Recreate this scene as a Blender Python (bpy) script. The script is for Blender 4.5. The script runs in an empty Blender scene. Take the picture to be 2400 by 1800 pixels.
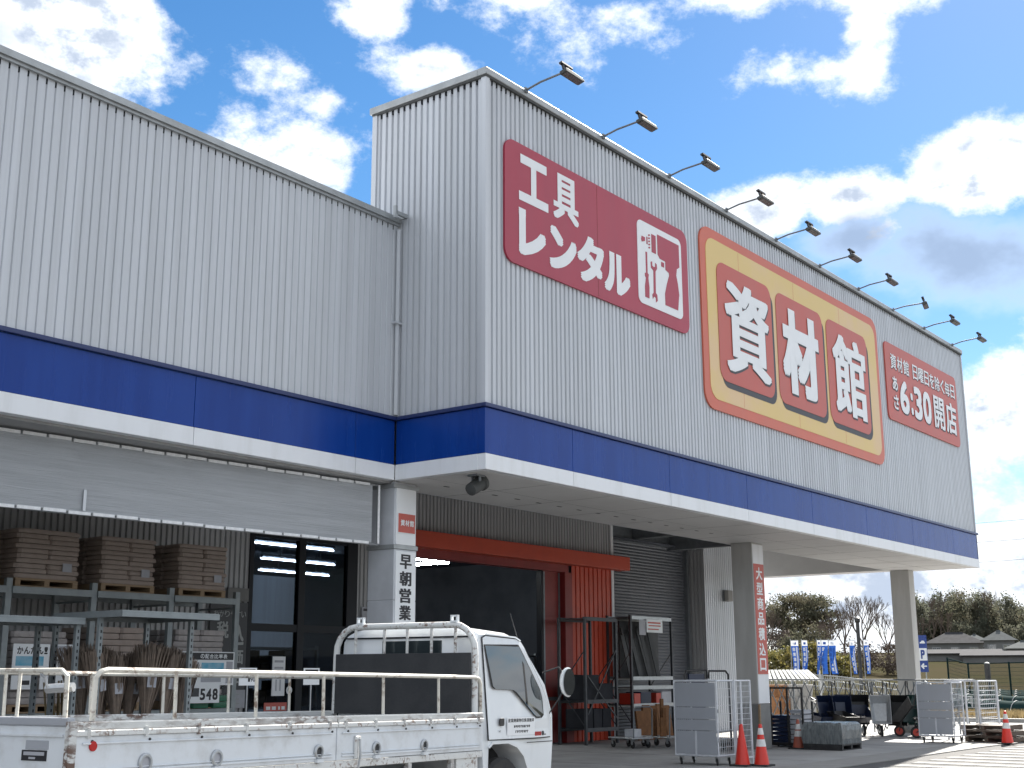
import bpy, math, random
from mathutils import Vector, Matrix, Euler
random.seed(7)
SC = bpy.context.scene
COL = SC.collection
rad = math.radians

# ------------------------------------------------------------------ camera
CAM = Vector((-14.2726, -11.3821, 1.60))
yaw, pitch, roll = rad(37.3158), rad(13.0122), rad(-0.1901)
fw = Vector((math.cos(pitch)*math.cos(yaw), math.cos(pitch)*math.sin(yaw), math.sin(pitch)))
rt = Vector((math.sin(yaw), -math.cos(yaw), 0)); up = rt.cross(fw)
r2 = math.cos(roll)*rt + math.sin(roll)*up
u2 = -math.sin(roll)*rt + math.cos(roll)*up
cd = bpy.data.cameras.new('camera'); cam = bpy.data.objects.new('camera', cd); COL.objects.link(cam)
m = Matrix((r2, u2, -fw)).transposed().to_4x4(); m.translation = CAM
cam.matrix_world = m
cd.sensor_width = 36; cd.lens = 2960.68/2400*36
cd.clip_start = 0.1; cd.clip_end = 3000
SC.camera = cam

# ------------------------------------------------------------------ light
SUN_AZ, SUN_EL = 10.0, 37.0            # degrees, azimuth from +X towards +Y
SKY_STRENGTH = 0.05
CLOUD_GAIN = 6.4
EXPOSURE = 2.08
SC.view_settings.view_transform = 'Standard'
SC.view_settings.look = 'None'
SC.view_settings.exposure = EXPOSURE
SC.view_settings.gamma = 1
SC.view_settings.use_curve_mapping = False
SC.cycles.use_denoising = True
SC.cycles.max_bounces = 6
SC.cycles.transparent_max_bounces = 12
SC.cycles.sample_clamp_indirect = 6

sl = bpy.data.lights.new('sun', 'SUN'); sl.energy = 4.0; sl.angle = rad(0.5); sl.color = (1, .95, .87)
so = bpy.data.objects.new('sun', sl); COL.objects.link(so)
sd = Vector((math.cos(rad(SUN_EL))*math.cos(rad(SUN_AZ)), math.cos(rad(SUN_EL))*math.sin(rad(SUN_AZ)), math.sin(rad(SUN_EL))))
so.rotation_euler = (-sd).to_track_quat('-Z', 'Y').to_euler(); so.location = (0, 0, 60)

W = bpy.data.worlds.new('World'); SC.world = W; W.use_nodes = True
nt = W.node_tree; nt.nodes.clear()
def N(tree, typ, **kw):
    n = tree.nodes.new(typ)
    for k, v in kw.items():
        setattr(n, k, v)
    return n
def mth(tree, op, a, b=None, c=None, clamp=False):
    n = tree.nodes.new('ShaderNodeMath'); n.operation = op; n.use_clamp = clamp
    for i, v in enumerate((a, b, c)):
        if v is None: continue
        if isinstance(v, (int, float)): n.inputs[i].default_value = v
        else: tree.links.new(v, n.inputs[i])
    return n.outputs[0]
def sstep(tree, x, a, b):
    n = tree.nodes.new('ShaderNodeMapRange'); n.interpolation_type = 'SMOOTHSTEP'
    n.inputs[1].default_value = a; n.inputs[2].default_value = b
    tree.links.new(x, n.inputs[0]); return n.outputs[0]
def cmix(tree, f, a, b):
    n = tree.nodes.new('ShaderNodeMix'); n.data_type = 'RGBA'
    if isinstance(f, (int, float)): n.inputs[0].default_value = f
    else: tree.links.new(f, n.inputs[0])
    for i, v in ((6, a), (7, b)):
        if isinstance(v, tuple): n.inputs[i].default_value = (*v, 1)
        else: tree.links.new(v, n.inputs[i])
    return n.outputs[2]
def build_world():
    out = N(nt, 'ShaderNodeOutputWorld'); bg = N(nt, 'ShaderNodeBackground')
    sky = N(nt, 'ShaderNodeTexSky', sky_type='NISHITA', sun_disc=False)
    sky.sun_elevation = rad(SUN_EL); sky.sun_rotation = rad(90-SUN_AZ)
    sky.air_density = 1.0; sky.dust_density = 0.1; sky.ozone_density = 2.0
    tc = N(nt, 'ShaderNodeTexCoord'); sep = N(nt, 'ShaderNodeSeparateXYZ')
    nt.links.new(tc.outputs['Generated'], sep.inputs[0])
    x, y, z = sep.outputs
    az = mth(nt, 'MULTIPLY', mth(nt, 'ARCTAN2', y, x), 57.29578)
    el = mth(nt, 'MULTIPLY', mth(nt, 'ARCSINE', z), 57.29578)
    def noise(scale, detail, rough, w=(0, 0, 0), dist=0.0, sz=1.5):
        mp = N(nt, 'ShaderNodeMapping'); mp.inputs[1].default_value = w; mp.inputs[3].default_value = (1, 1, sz)
        nt.links.new(tc.outputs['Generated'], mp.inputs[0])
        n = N(nt, 'ShaderNodeTexNoise'); n.inputs['Scale'].default_value = scale
        n.inputs['Detail'].default_value = detail; n.inputs['Roughness'].default_value = rough
        n.inputs['Distortion'].default_value = dist
        nt.links.new(mp.outputs[0], n.inputs['Vector']); return n.outputs[0]
    cv = N(nt, 'ShaderNodeCombineXYZ'); nt.links.new(az, cv.inputs[0]); nt.links.new(el, cv.inputs[1])
    def field(blobs):
        acc = None
        for (a, e, ra, re, w) in blobs:
            v = N(nt, 'ShaderNodeVectorMath', operation='MULTIPLY_ADD'); nt.links.new(cv.outputs[0], v.inputs[0])
            v.inputs[1].default_value = (1/ra, 1/re, 0); v.inputs[2].default_value = (-a/ra, -e/re, 0)
            l = N(nt, 'ShaderNodeVectorMath', operation='LENGTH'); nt.links.new(v.outputs[0], l.inputs[0])
            q = mth(nt, 'MULTIPLY_ADD', l.outputs['Value'], -w, w)
            acc = q if acc is None else mth(nt, 'MAXIMUM', acc, q)
        return acc
    # cloud banks over the lot (azimuth, elevation, half widths, weight), degrees
    banks = [(58.8, 27.2, 5.4, 4.6, 1.25), (49.4, 22.2, 4.8, 2.5, 1.1), (46.3, 22.6, 1.9, 1.5, .8), (48.4, 26.6, 1.8, 1.0, .5), (46.3, 25.4, 1.0, .7, .45),
             (44.0, 29.6, 1.8, 1.2, .65), (41.8, 27.1, 2.0, .8, .55), (37.5, 30.4, 4.2, 1.2, .5), (32.4, 29.2, 3.2, 1.2, .42),
             (24.4, 30.6, 5.0, 1.6, 1.05), (17.0, 29.9, 6.5, 1.7, 1.15), (20.2, 26.6, 1.2, 1.5, .5), (24.2, 26.2, 2.4, .6, .36),
             (25.6, 20.5, 2.8, 1.3, 1.2), (21.4, 20.7, 2.8, 1.3, 1.2), (15.6, 21.3, 3.6, 1.9, 1.35), (20.6, 18.8, 1.4, .9, .7),
             (14.5, 10.5, 5.0, 2.6, .8), (20, 3.6, 14, 4.0, 1.2)]
    greys = [(21.6, 18.8, 3.6, 1.4, 1.3), (16.6, 17.4, 5.4, 2.9, 2.0), (17.4, 21.6, .9, .8, .7), (14.0, 11.6, 2.6, 1.2, .6), (61.3, 26.2, 2.6, 1.8, .7)]
    win = mth(nt, 'MULTIPLY', mth(nt, 'MULTIPLY', sstep(nt, az, 4, 12), sstep(nt, az, 70, 63)), sstep(nt, el, 37, 31.5))
    coarse = noise(2.6, 2, .5, (3.1, .7, 1.3))
    generic = mth(nt, 'MULTIPLY', mth(nt, 'SUBTRACT', coarse, .37), 4.0)
    fb = field(banks)
    base = mth(nt, 'ADD', mth(nt, 'MULTIPLY', fb, win), mth(nt, 'MULTIPLY', generic, mth(nt, 'SUBTRACT', 1.0, win)))
    n1 = noise(13, 9, .66, (0, 0, 0), 0)
    puff = mth(nt, 'MULTIPLY', mth(nt, 'SUBTRACT', n1, .5), 3.0)
    dens = mth(nt, 'ADD', mth(nt, 'MAXIMUM', base, -1.0), puff)
    alpha = sstep(nt, dens, -.25, .45)
    n3 = noise(9, 5, .6, (7, 1, 4), 0)
    gf = mth(nt, 'ADD', mth(nt, 'MULTIPLY', mth(nt, 'MAXIMUM', field(greys), -.6), win), mth(nt, 'MULTIPLY', mth(nt, 'SUBTRACT', n3, .5), 3.2))
    grey = mth(nt, 'MULTIPLY', sstep(nt, gf, .0, 1.5), mth(nt, 'MAXIMUM', win, sstep(nt, dens, -.1, .5)))
    n1b = noise(26, 6, .62, (3, 0, .4), 0)
    body = mth(nt, 'MULTIPLY', sstep(nt, n1b, .41, .60), .80)
    grey = mth(nt, 'MAXIMUM', grey, mth(nt, 'MULTIPLY', body, sstep(nt, dens, .30, 1.0)))
    ccol = cmix(nt, grey, (.93, .97, 1.02), (.33, .41, .55))
    g = N(nt, 'ShaderNodeVectorMath', operation='SCALE'); nt.links.new(ccol, g.inputs[0]); g.inputs[3].default_value = CLOUD_GAIN
    acol = mth(nt, 'MAXIMUM', alpha, mth(nt, 'MULTIPLY', grey, .85))
    haze = mth(nt, 'MAXIMUM', acol, mth(nt, 'MULTIPLY', sstep(nt, el, 7, 0), .6))
    hsv = N(nt, 'ShaderNodeHueSaturation'); hsv.inputs['Saturation'].default_value = 1.30; hsv.inputs['Value'].default_value = .70; nt.links.new(sky.outputs[0], hsv.inputs['Color'])
    col = cmix(nt, haze, hsv.outputs[0], g.outputs[0])
    nt.links.new(col, bg.inputs[0]); bg.inputs[1].default_value = SKY_STRENGTH
    nt.links.new(bg.outputs[0], out.inputs[0])
build_world()
W.cycles.sampling_method = 'MANUAL'; W.cycles.sample_map_resolution = 512

# ------------------------------------------------------------------ materials
MATS = {}
def pm(name, col, rough=.55, metal=0.0, var=0.0, vscale=3.0, vcol=None, bump=0.0, bscale=30.0, spec=.5, stretch=(1, 1, 1), coat=0.0, alpha=1.0, trans=0.0, emit=None, emis=0.0, rvar=0.0, lo=.35, hi=.65, detail=6, mscale=0.0, sheet=0.0):
    """principled material with object-space noise for colour variation and relief"""
    mt = bpy.data.materials.new(name); mt.use_nodes = True; t = mt.node_tree
    b = t.nodes['Principled BSDF']
    b.inputs['Base Color'].default_value = (*col, 1); b.inputs['Roughness'].default_value = rough
    b.inputs['Metallic'].default_value = metal; b.inputs['Specular IOR Level'].default_value = spec
    b.inputs['Coat Weight'].default_value = coat; b.inputs['Alpha'].default_value = alpha
    b.inputs['Transmission Weight'].default_value = trans
    if trans: b.inputs['IOR'].default_value = 1.12
    if emit: b.inputs['Emission Color'].default_value = (*emit, 1); b.inputs['Emission Strength'].default_value = emis
    if var or bump or rvar:
        tc = t.nodes.new('ShaderNodeTexCoord'); mp = t.nodes.new('ShaderNodeMapping'); mp.inputs[3].default_value = stretch
        t.links.new(tc.outputs['Object'], mp.inputs[0])
        def nz(s, d=detail):
            n = t.nodes.new('ShaderNodeTexNoise'); n.inputs['Scale'].default_value = s; n.inputs['Detail'].default_value = d; n.inputs['Roughness'].default_value = .6
            t.links.new(mp.outputs[0], n.inputs['Vector']); return n.outputs[0]
        if var:
            f = sstep(t, nz(vscale), lo, hi); f = mth(t, 'MULTIPLY', f, var)
            if mscale: f = mth(t, 'MULTIPLY', f, sstep(t, nz(mscale, 3), .42, .60))
            vc = vcol or tuple(c*.45 for c in col)
            cc = cmix(t, f, tuple(col), tuple(vc))
            if sheet:                                   # each cladding sheet a shade of its own
                sx = t.nodes.new('ShaderNodeSeparateXYZ'); t.links.new(tc.outputs['Object'], sx.inputs[0])
                wn_ = t.nodes.new('ShaderNodeTexWhiteNoise'); wn_.noise_dimensions = '1D'
                t.links.new(mth(t, 'FLOOR', mth(t, 'MULTIPLY', mth(t, 'ADD', sx.outputs[0], sx.outputs[1]), 1/.722)), wn_.inputs['W'])
                cc = cmix(t, mth(t, 'MULTIPLY', wn_.outputs[0], sheet), cc, tuple(c*.78 for c in col))
            t.links.new(cc, b.inputs['Base Color'])
        if rvar:
            t.links.new(mth(t, 'ADD', mth(t, 'MULTIPLY', nz(vscale*2.3), rvar), rough-rvar/2), b.inputs['Roughness'])
        if bump:
            bn = t.nodes.new('ShaderNodeBump'); bn.inputs['Strength'].default_value = bump; bn.inputs['Distance'].default_value = .02
            t.links.new(nz(bscale, 4), bn.inputs['Height']); t.links.new(bn.outputs[0], b.inputs['Normal'])
    MATS[name] = mt
    return mt
M = MATS
pm('dark_steel', (.075, .08, .09), .5, .3, var=.4, vscale=6)
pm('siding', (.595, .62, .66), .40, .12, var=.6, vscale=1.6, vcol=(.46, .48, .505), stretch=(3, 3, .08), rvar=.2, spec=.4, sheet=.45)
pm('siding_shaded', (.44, .445, .455), .5, .1, var=.3, vscale=1.3, vcol=(.30, .30, .31), stretch=(3, 3, .2), sheet=.3)  # same cladding as siding, with porch shade put into a darker colour
pm('trim_metal', (.40, .42, .43), .4, .35, var=.3, vscale=4)
pm('blue_panel', (.003, .038, .24), .26, 0, var=.7, vscale=1.3, vcol=(.007, .052, .29), stretch=(2.2, 2.2, .2), rvar=.16, coat=.0, spec=.25)
pm('blue_trim', (.015, .03, .12), .35)
pm('white_panel', (.78, .80, .83), .35, var=.45, vscale=1.8, vcol=(.60, .61, .61), stretch=(2.2, 2.2, .3), lo=.45, hi=.75)
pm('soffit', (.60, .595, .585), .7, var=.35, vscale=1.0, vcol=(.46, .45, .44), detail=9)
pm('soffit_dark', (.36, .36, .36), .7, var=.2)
pm('concrete_pillar', (.50, .495, .48), .75, var=.5, vscale=2.4, vcol=(.37, .36, .34), bump=.15, stretch=(1.5, 1.5, .25))
pm('dado', (.22, .22, .215), .7, var=.3, vscale=3)
pm('pillar_clad', (.62, .64, .68), .35, .1, var=.2, vscale=2)
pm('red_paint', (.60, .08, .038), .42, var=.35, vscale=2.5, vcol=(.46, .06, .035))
pm('dark_red', (.28, .03, .028), .45, var=.3, vscale=2.5)  # doorway's recessed red faces carry their shade in this darker tone
pm('glass', (.16, .20, .25), .02, trans=1.0, spec=.02)
pm('dark_frame', (.012, .014, .02), .4, spec=.2)
pm('interior', (.10, .11, .13), .9, var=.4, vscale=1.0, spec=.1)
pm('interior_dark', (.045, .047, .055), .85, var=.5, vscale=2.0, spec=.2)
pm('tube_light', (1, 1, 1), .5, emit=(.95, 1, 1), emis=45)
pm('steel_grey', (.22, .24, .26), .45, .5, var=.35, vscale=8, vcol=(.13, .14, .15))
pm('galv', (.48, .50, .52), .38, .7, var=.4, vscale=12, vcol=(.34, .35, .36))
pm('rack_steel', (.27, .30, .31), .5, .3, var=.4, vscale=6, vcol=(.18, .20, .21))
pm('black_paint', (.018, .018, .02), .45, var=.4, vscale=9, vcol=(.05, .05, .05))
pm('rubber', (.022, .022, .024), .8, var=.4, vscale=20, vcol=(.05, .048, .045))
pm('lamp_grey', (.07, .073, .072), .55, var=.3, vscale=9, spec=.3)
pm('mirror_dark', (.015, .02, .025), .12, spec=.25)
pm('lamp_glass', (.10, .105, .105), .2)
pm('sign_crimson', (.40, .027, .062), .38, var=.4, vscale=.9, vcol=(.32, .032, .065), rvar=.15, stretch=(1.5, 1, .35))
pm('sign_white', (.82, .84, .86), .35, var=.25, vscale=2, vcol=(.70, .72, .74))
pm('sign_orange', (.62, .135, .08), .42, var=.45, vscale=.9, vcol=(.54, .15, .105), stretch=(1.5, 1, .4))
pm('sign_red', (.53, .095, .07), .42, var=.45, vscale=1.1, vcol=(.47, .115, .09), stretch=(1.5, 1, .4))
pm('sign_yellow', (.74, .54, .21), .45, var=.65, vscale=.33, vcol=(.74, .51, .34), lo=.45, hi=.62, stretch=(.8, 1, 1))
pm('sign_shadow', (.05, .05, .06), .5)
pm('ink_black', (.02, .02, .025), .5)
pm('screen_net', (.50, .52, .545), .6, var=.5, vscale=2, vcol=(.36, .38, .40), bump=.8, bscale=6, stretch=(.3, 1, 10), spec=.3)
pm('white_cord', (.88, .89, .90), .6, var=.2, vscale=20)
pm('truck_white', (.72, .75, .775), .24, var=.4, vscale=3.0, vcol=(.52, .525, .51), coat=.35, rvar=.2, lo=.50, hi=.80, detail=10, stretch=(1, 1, .6))
pm('truck_bed_white', (.70, .735, .77), .42, var=.5, vscale=4.5, vcol=(.44, .44, .43), detail=11, rvar=.2, lo=.45, hi=.72, bump=.05, bscale=12)
pm('truck_rusty', (.62, .63, .62), .6, var=.95, vscale=34, vcol=(.11, .055, .035), bump=.3, bscale=50, lo=.44, hi=.56, stretch=(.35, 1, 1), detail=10, mscale=3.2)
pm('truck_rusty_light', (.68, .69, .68), .55, var=.85, vscale=26, vcol=(.17, .09, .055), bump=.2, bscale=50, lo=.50, hi=.62, detail=10, mscale=4)
pm('rail_paint', (.62, .60, .54), .45, var=.9, vscale=16, vcol=(.17, .105, .07), bump=.2, bscale=50, lo=.48, hi=.62, detail=10, mscale=2.6)
pm('black_board', (.028, .03, .034), .55, var=.5, vscale=4, vcol=(.05, .052, .055), bump=.1)
pm('car_glass', (.03, .04, .045), .03, spec=.8, coat=.5)
pm('amber', (.6, .22, .02), .25)
pm('red_lens', (.45, .01, .01), .25)
pm('asphalt', (.105, .104, .105), .9, var=.8, vscale=.9, vcol=(.155, .152, .148), bump=.35, bscale=90, spec=.08, detail=10)
pm('porch_concrete', (.36, .355, .35), .8, var=.6, vscale=.8, vcol=(.24, .235, .23), bump=.15, bscale=60, spec=.15, detail=10)
pm('kerb_concrete', (.30, .295, .285), .9, var=.4, vscale=2.5, vcol=(.23, .225, .215), bump=.2, bscale=50, spec=.08)
pm('road_paint', (.29, .287, .28), .85, var=.75, vscale=7, vcol=(.15, .15, .15), lo=.42, hi=.66, spec=.08)
pm('wood_pale', (.34, .24, .15), .7, var=.5, vscale=6, vcol=(.22, .15, .09), stretch=(1, 6, 6))
pm('wood_dark', (.075, .055, .042), .75, var=.5, vscale=8, vcol=(.14, .11, .085), stretch=(1, 6, 6))
pm('paper_bag', (.36, .29, .25), .55, var=.5, vscale=4, vcol=(.26, .205, .175), bump=.35, bscale=12)
pm('paper_bag_grey', (.38, .345, .335), .5, var=.5, vscale=5, vcol=(.26, .235, .225), bump=.5, bscale=12)
pm('green_bag', (.02, .15, .08), .45, var=.4, vscale=6)
pm('broom_brown', (.24, .185, .145), .7, var=.6, vscale=10, vcol=(.13, .10, .08))
pm('bamboo', (.30, .23, .12), .6, var=.5, vscale=9, vcol=(.20, .15, .08))
pm('cone_red', (.70, .035, .02), .4, var=.25, vscale=9, vcol=(.52, .04, .03))
pm('cone_old', (.42, .10, .06), .65, var=.5, vscale=7, vcol=(.30, .12, .09))
pm('cone_white', (.75, .75, .74), .5, var=.35, vscale=14, vcol=(.5, .5, .49))
pm('cart_grey', (.40, .42, .46), .45, .15, var=.25, vscale=2.5, vcol=(.33, .34, .37))
pm('shutter_grey', (.125, .135, .155), .5, .2, var=.3, vscale=1.5, stretch=(.3, 1, 2))
pm('cart_white', (.66, .68, .72), .4, .1, var=.25, vscale=7)
pm('wire_zinc', (.55, .57, .60), .4, .5)
pm('wrap_film', (.115, .13, .135), .2, var=.6, vscale=9, vcol=(.24, .26, .265), bump=.8, bscale=12, stretch=(3, 3, .5))
pm('navy', (.012, .022, .06), .3, var=.3, vscale=5)
pm('barrow_green', (.012, .05, .045), .35, var=.3, vscale=5)
pm('wheel_red', (.5, .05, .03), .45)
pm('flag_blue', (.02, .10, .42), .7, var=.2, vscale=3)
pm('flag_white', (.80, .82, .85), .7)
pm('white_paint', (.42, .43, .43), .6, var=.25, vscale=5, spec=.15)
pm('bark', (.11, .085, .068), .85, var=.5, vscale=6)
pm('twig', (.15, .12, .10), .9, var=.4, vscale=3, spec=.1)
pm('leaf_dark', (.075, .08, .055), .8, var=.6, vscale=.5, vcol=(.12, .10, .07), spec=.1)
pm('leaf_olive', (.10, .10, .035), .65, var=.6, vscale=.7, vcol=(.20, .15, .04))
pm('leaf_hill', (.095, .105, .08), .85, var=.7, vscale=.12, vcol=(.13, .115, .085), spec=.05)
pm('dry_grass', (.22, .165, .085), .95, var=.6, vscale=2, vcol=(.15, .12, .06), spec=.05)
pm('field', (.05, .043, .028), .95, var=.6, vscale=.08, vcol=(.042, .042, .022), bump=.3, bscale=2, spec=.0)
pm('roof_dark', (.06, .06, .065), .95, var=.4, vscale=1.5, spec=.05)
pm('roof_light', (.11, .118, .12), .9, var=.3, vscale=1.5, spec=.03)
pm('house_wall', (.20, .20, .195), .9, var=.3, vscale=.7, spec=.05)
pm('net_green', (.018, .045, .045), .9, var=.5, vscale=.6, vcol=(.035, .07, .07), spec=.05)
pm('sign_blue', (.015, .05, .24), .4)
pm('poster_grey', (.42, .43, .47), .5, var=.2, vscale=4)
pm('poster_cyan', (.10, .40, .58), .5, var=.4, vscale=10, vcol=(.5, .62, .68))
pm('sign_dark', (.055, .058, .065), .5, var=.2)
pm('sign_dim', (.34, .36, .36), .5)
pm('lumber', (.24, .115, .05), .75, var=.6, vscale=7, vcol=(.13, .065, .035), spec=.2)

def leafy(name, amount=.45):
    """thin leaves let some of the light from behind through"""
    t = M[name].node_tree; b = t.nodes['Principled BSDF']; out = t.nodes['Material Output']
    tl = t.nodes.new('ShaderNodeBsdfTranslucent'); mx = t.nodes.new('ShaderNodeMixShader'); mx.inputs[0].default_value = amount
    src = b.inputs['Base Color'].links
    if src: t.links.new(src[0].from_socket, tl.inputs[0])
    else: tl.inputs[0].default_value = b.inputs['Base Color'].default_value
    t.links.new(b.outputs[0], mx.inputs[1]); t.links.new(tl.outputs[0], mx.inputs[2]); t.links.new(mx.outputs[0], out.inputs[0])
for nm in ('leaf_dark', 'leaf_olive', 'leaf_hill', 'dry_grass', 'net_green'): leafy(nm)
for nm in ('flag_blue', 'flag_white'): leafy(nm, .15)
leafy('screen_net', .15)

ORD = ['first', 'second', 'third', 'fourth', 'fifth', 'sixth', 'seventh', 'eighth', 'ninth', 'tenth', 'eleventh', 'twelfth']
# ------------------------------------------------------------------ mesh helpers
class MB:
    def __init__(s): s.v = []; s.f = []
    def add(s, vs, fs):
        n = len(s.v); s.v += [tuple(p) for p in vs]; s.f += [tuple(i+n for i in f) for f in fs]; return s
    def box(s, x0, y0, z0, x1, y1, z1, mat=None):
        vs = [Vector((x, y, z)) for z in (z0, z1) for y in (y0, y1) for x in (x0, x1)]
        if mat is not None: vs = [mat @ p for p in vs]
        return s.add(vs, [(0, 2, 3, 1), (4, 5, 7, 6), (0, 1, 5, 4), (2, 6, 7, 3), (0, 4, 6, 2), (1, 3, 7, 5)])
    def bar(s, a, b, w, h):
        """square bar from a to b, w across, h in the upright sense"""
        a = Vector(a); b = Vector(b); d = (b-a); L = d.length; d.normalize()
        ref = Vector((0, 0, 1)) if abs(d.z) < .95 else Vector((1, 0, 0))
        sx = d.cross(ref).normalized(); sz = sx.cross(d)
        mt = Matrix((sx, d, sz)).transposed().to_4x4(); mt.translation = a
        return s.box(-w/2, 0, -h/2, w/2, L, h/2, mt)
    def tube(s, pts, r, n=8, close=True):
        pts = [Vector(p) for p in pts]; rs = r if isinstance(r, (list, tuple)) else [r]*len(pts)
        base = len(s.v); prev = None
        for i, p in enumerate(pts):
            d = (pts[min(i+1, len(pts)-1)]-pts[max(i-1, 0)])
            if d.length < 1e-9: d = Vector((0, 0, 1))
            d.normalize()
            if prev is None:
                ref = Vector((0, 0, 1)) if abs(d.z) < .9 else Vector((1, 0, 0))
                x = d.cross(ref).normalized()
            else: x = (prev-d*prev.dot(d)).normalized()
            prev = x; y = d.cross(x)
            for k in range(n):
                a = 2*math.pi*k/n; s.v.append(tuple(p+(x*math.cos(a)+y*math.sin(a))*rs[i]))
        for i in range(len(pts)-1):
            for k in range(n):
                a = base+i*n+k; b = base+i*n+(k+1) % n; s.f.append((a, b, b+n, a+n))
        if close:
            s.f.append(tuple(base+k for k in reversed(range(n)))); e = base+(len(pts)-1)*n
            s.f.append(tuple(e+k for k in range(n)))
        return s
    def lathe(s, prof, n=20, mat=None, cap=True):
        base = len(s.v)
        for (r, z) in prof:
            for k in range(n):
                a = 2*math.pi*k/n; p = Vector((r*math.cos(a), r*math.sin(a), z))
                s.v.append(tuple(mat @ p if mat is not None else p))
        for i in range(len(prof)-1):
            for k in range(n):
                a = base+i*n+k; b = base+i*n+(k+1) % n; s.f.append((a, b, b+n, a+n))
        if cap:
            s.f.append(tuple(base+k for k in reversed(range(n)))); e = base+(len(prof)-1)*n
            s.f.append(tuple(e+k for k in range(n)))
        return s
    def prism(s, poly, d0, d1, plane='xz'):
        """flat outline (list of 2D points, counter-clockwise) given thickness d0..d1 along the third axis"""
        def P(a, b, d):
            return {'xz': (a, d, b), 'xy': (a, b, d), 'yz': (d, a, b)}[plane]
        n = len(poly); base = len(s.v)
        s.v += [P(a, b, d0) for a, b in poly]+[P(a, b, d1) for a, b in poly]
        s.f.append(tuple(base+i for i in range(n))); s.f.append(tuple(base+n+i for i in reversed(range(n))))
        for i in range(n):
            j = (i+1) % n; s.f.append((base+j, base+i, base+n+i, base+n+j))
        return s
    def build(s, name, mat, parent=None, loc=None, smooth=False, bevel=0, rot=None, kind=None, label=None):
        me = bpy.data.meshes.new(name); me.from_pydata(s.v, [], s.f); me.validate(); me.update()
        return link(name, me, mat, parent, loc, smooth, bevel, rot, kind, label)
def fixn(me):
    import bmesh
    b = bmesh.new(); b.from_mesh(me); bmesh.ops.recalc_face_normals(b, faces=b.faces[:]); b.to_mesh(me); b.free()
def link(name, me, mat, parent=None, loc=None, smooth=False, bevel=0, rot=None, kind=None, label=None):
    if mat is not None and not me.materials: me.materials.append(M[mat] if isinstance(mat, str) else mat)
    o = bpy.data.objects.new(name, me); COL.objects.link(o)
    if parent: o.parent = parent
    if loc is not None: o.location = loc
    if rot is not None: o.rotation_euler = rot
    if me.users == 1: fixn(me)
    if smooth:
        for p in me.polygons: p.use_smooth = True
        try: me.set_sharp_from_angle(angle=rad(40))
        except Exception: pass
    if bevel:
        b = o.modifiers.new('bevel', 'BEVEL'); b.width = bevel; b.segments = 2; b.limit_method = 'ANGLE'; b.angle_limit = rad(40)
    if kind: o['kind'] = kind
    if label: o['label'] = label
    return o
def thing(name, label, cat, loc=(0, 0, 0), rz=0.0, group=None):
    o = bpy.data.objects.new(name, None); COL.objects.link(o); o.empty_display_size = .2
    o.location = loc; o.rotation_euler = (0, 0, rz); o['label'] = label; o['category'] = cat
    if group: o['group'] = group
    return o
def tag(o, label, cat, group=None):
    o['label'] = label; o['category'] = cat
    if group: o['group'] = group
    return o
def kids(o): return [c for c in bpy.data.objects if c.parent == o]
def copy_tree(o, parent=None):
    c = o.copy(); COL.objects.link(c); c.parent = parent
    for k in KIDS(o): copy_tree(k, c)
    return c
def KIDS(o): return list(o.children)
def rrect(x0, z0, x1, z1, r, n=6):
    out = []
    for cx, cz, a0 in ((x1-r, z0+r, -90), (x1-r, z1-r, 0), (x0+r, z1-r, 90), (x0+r, z0+r, 180)):
        for k in range(n+1):
            a = rad(a0+90*k/n); out.append((cx+r*math.cos(a), cz+r*math.sin(a)))
    return out
def text_mesh(body, offset=.0, extrude=.0, spacing=1.0):
    cu = bpy.data.curves.new('lettering', 'FONT'); cu.body = body; cu.size = 1; cu.offset = offset; cu.extrude = extrude
    cu.space_character = spacing; cu.resolution_u = 4
    o = bpy.data.objects.new('lettering', cu); COL.objects.link(o)
    dg = bpy.context.evaluated_depsgraph_get(); me = bpy.data.meshes.new_from_object(o.evaluated_get(dg))
    bpy.data.objects.remove(o); bpy.data.curves.remove(cu)
    return me
def letters(body, box, y, mat, parent, offset=.02, name='letter', depth=.006):
    """bold lettering stretched to the box (x0,z0,x1,z1) on the plane y, facing -Y"""
    me0 = text_mesh(body); vs = [v.co.copy() for v in me0.vertices]; fs = [tuple(p.vertices) for p in me0.polygons]
    bpy.data.meshes.remove(me0)
    if not vs: return None
    a, b = min(v.x for v in vs), max(v.x for v in vs); c, d = min(v.y for v in vs), max(v.y for v in vs)
    x0, z0, x1, z1 = box; kx, ky = offset if isinstance(offset, tuple) else (offset, offset*.8)
    offs = [(i*kx, j*ky) for i in (-1, 0, 1) for j in (-1, 0, 1)]
    if kx > .035: offs += [(-kx*.5, 0), (kx*.5, 0), (-kx*.5, ky), (kx*.5, ky), (-kx*.5, -ky), (kx*.5, -ky)]
    a -= kx; b += kx; c -= ky; d += ky; mb = MB()
    for i, (ox, oy) in enumerate(offs):
        yy = y-depth*(1-.04*i)
        mb.add([(x0+(v.x+ox-a)/(b-a)*(x1-x0), yy, z0+(v.y+oy-c)/(d-c)*(z1-z0)) for v in vs], fs)
    me = bpy.data.meshes.new(name); me.from_pydata(mb.v, [], mb.f); me.update(); me.materials.append(M[mat])
    o = bpy.data.objects.new(name, me); COL.objects.link(o); o.parent = parent
    return o
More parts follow.
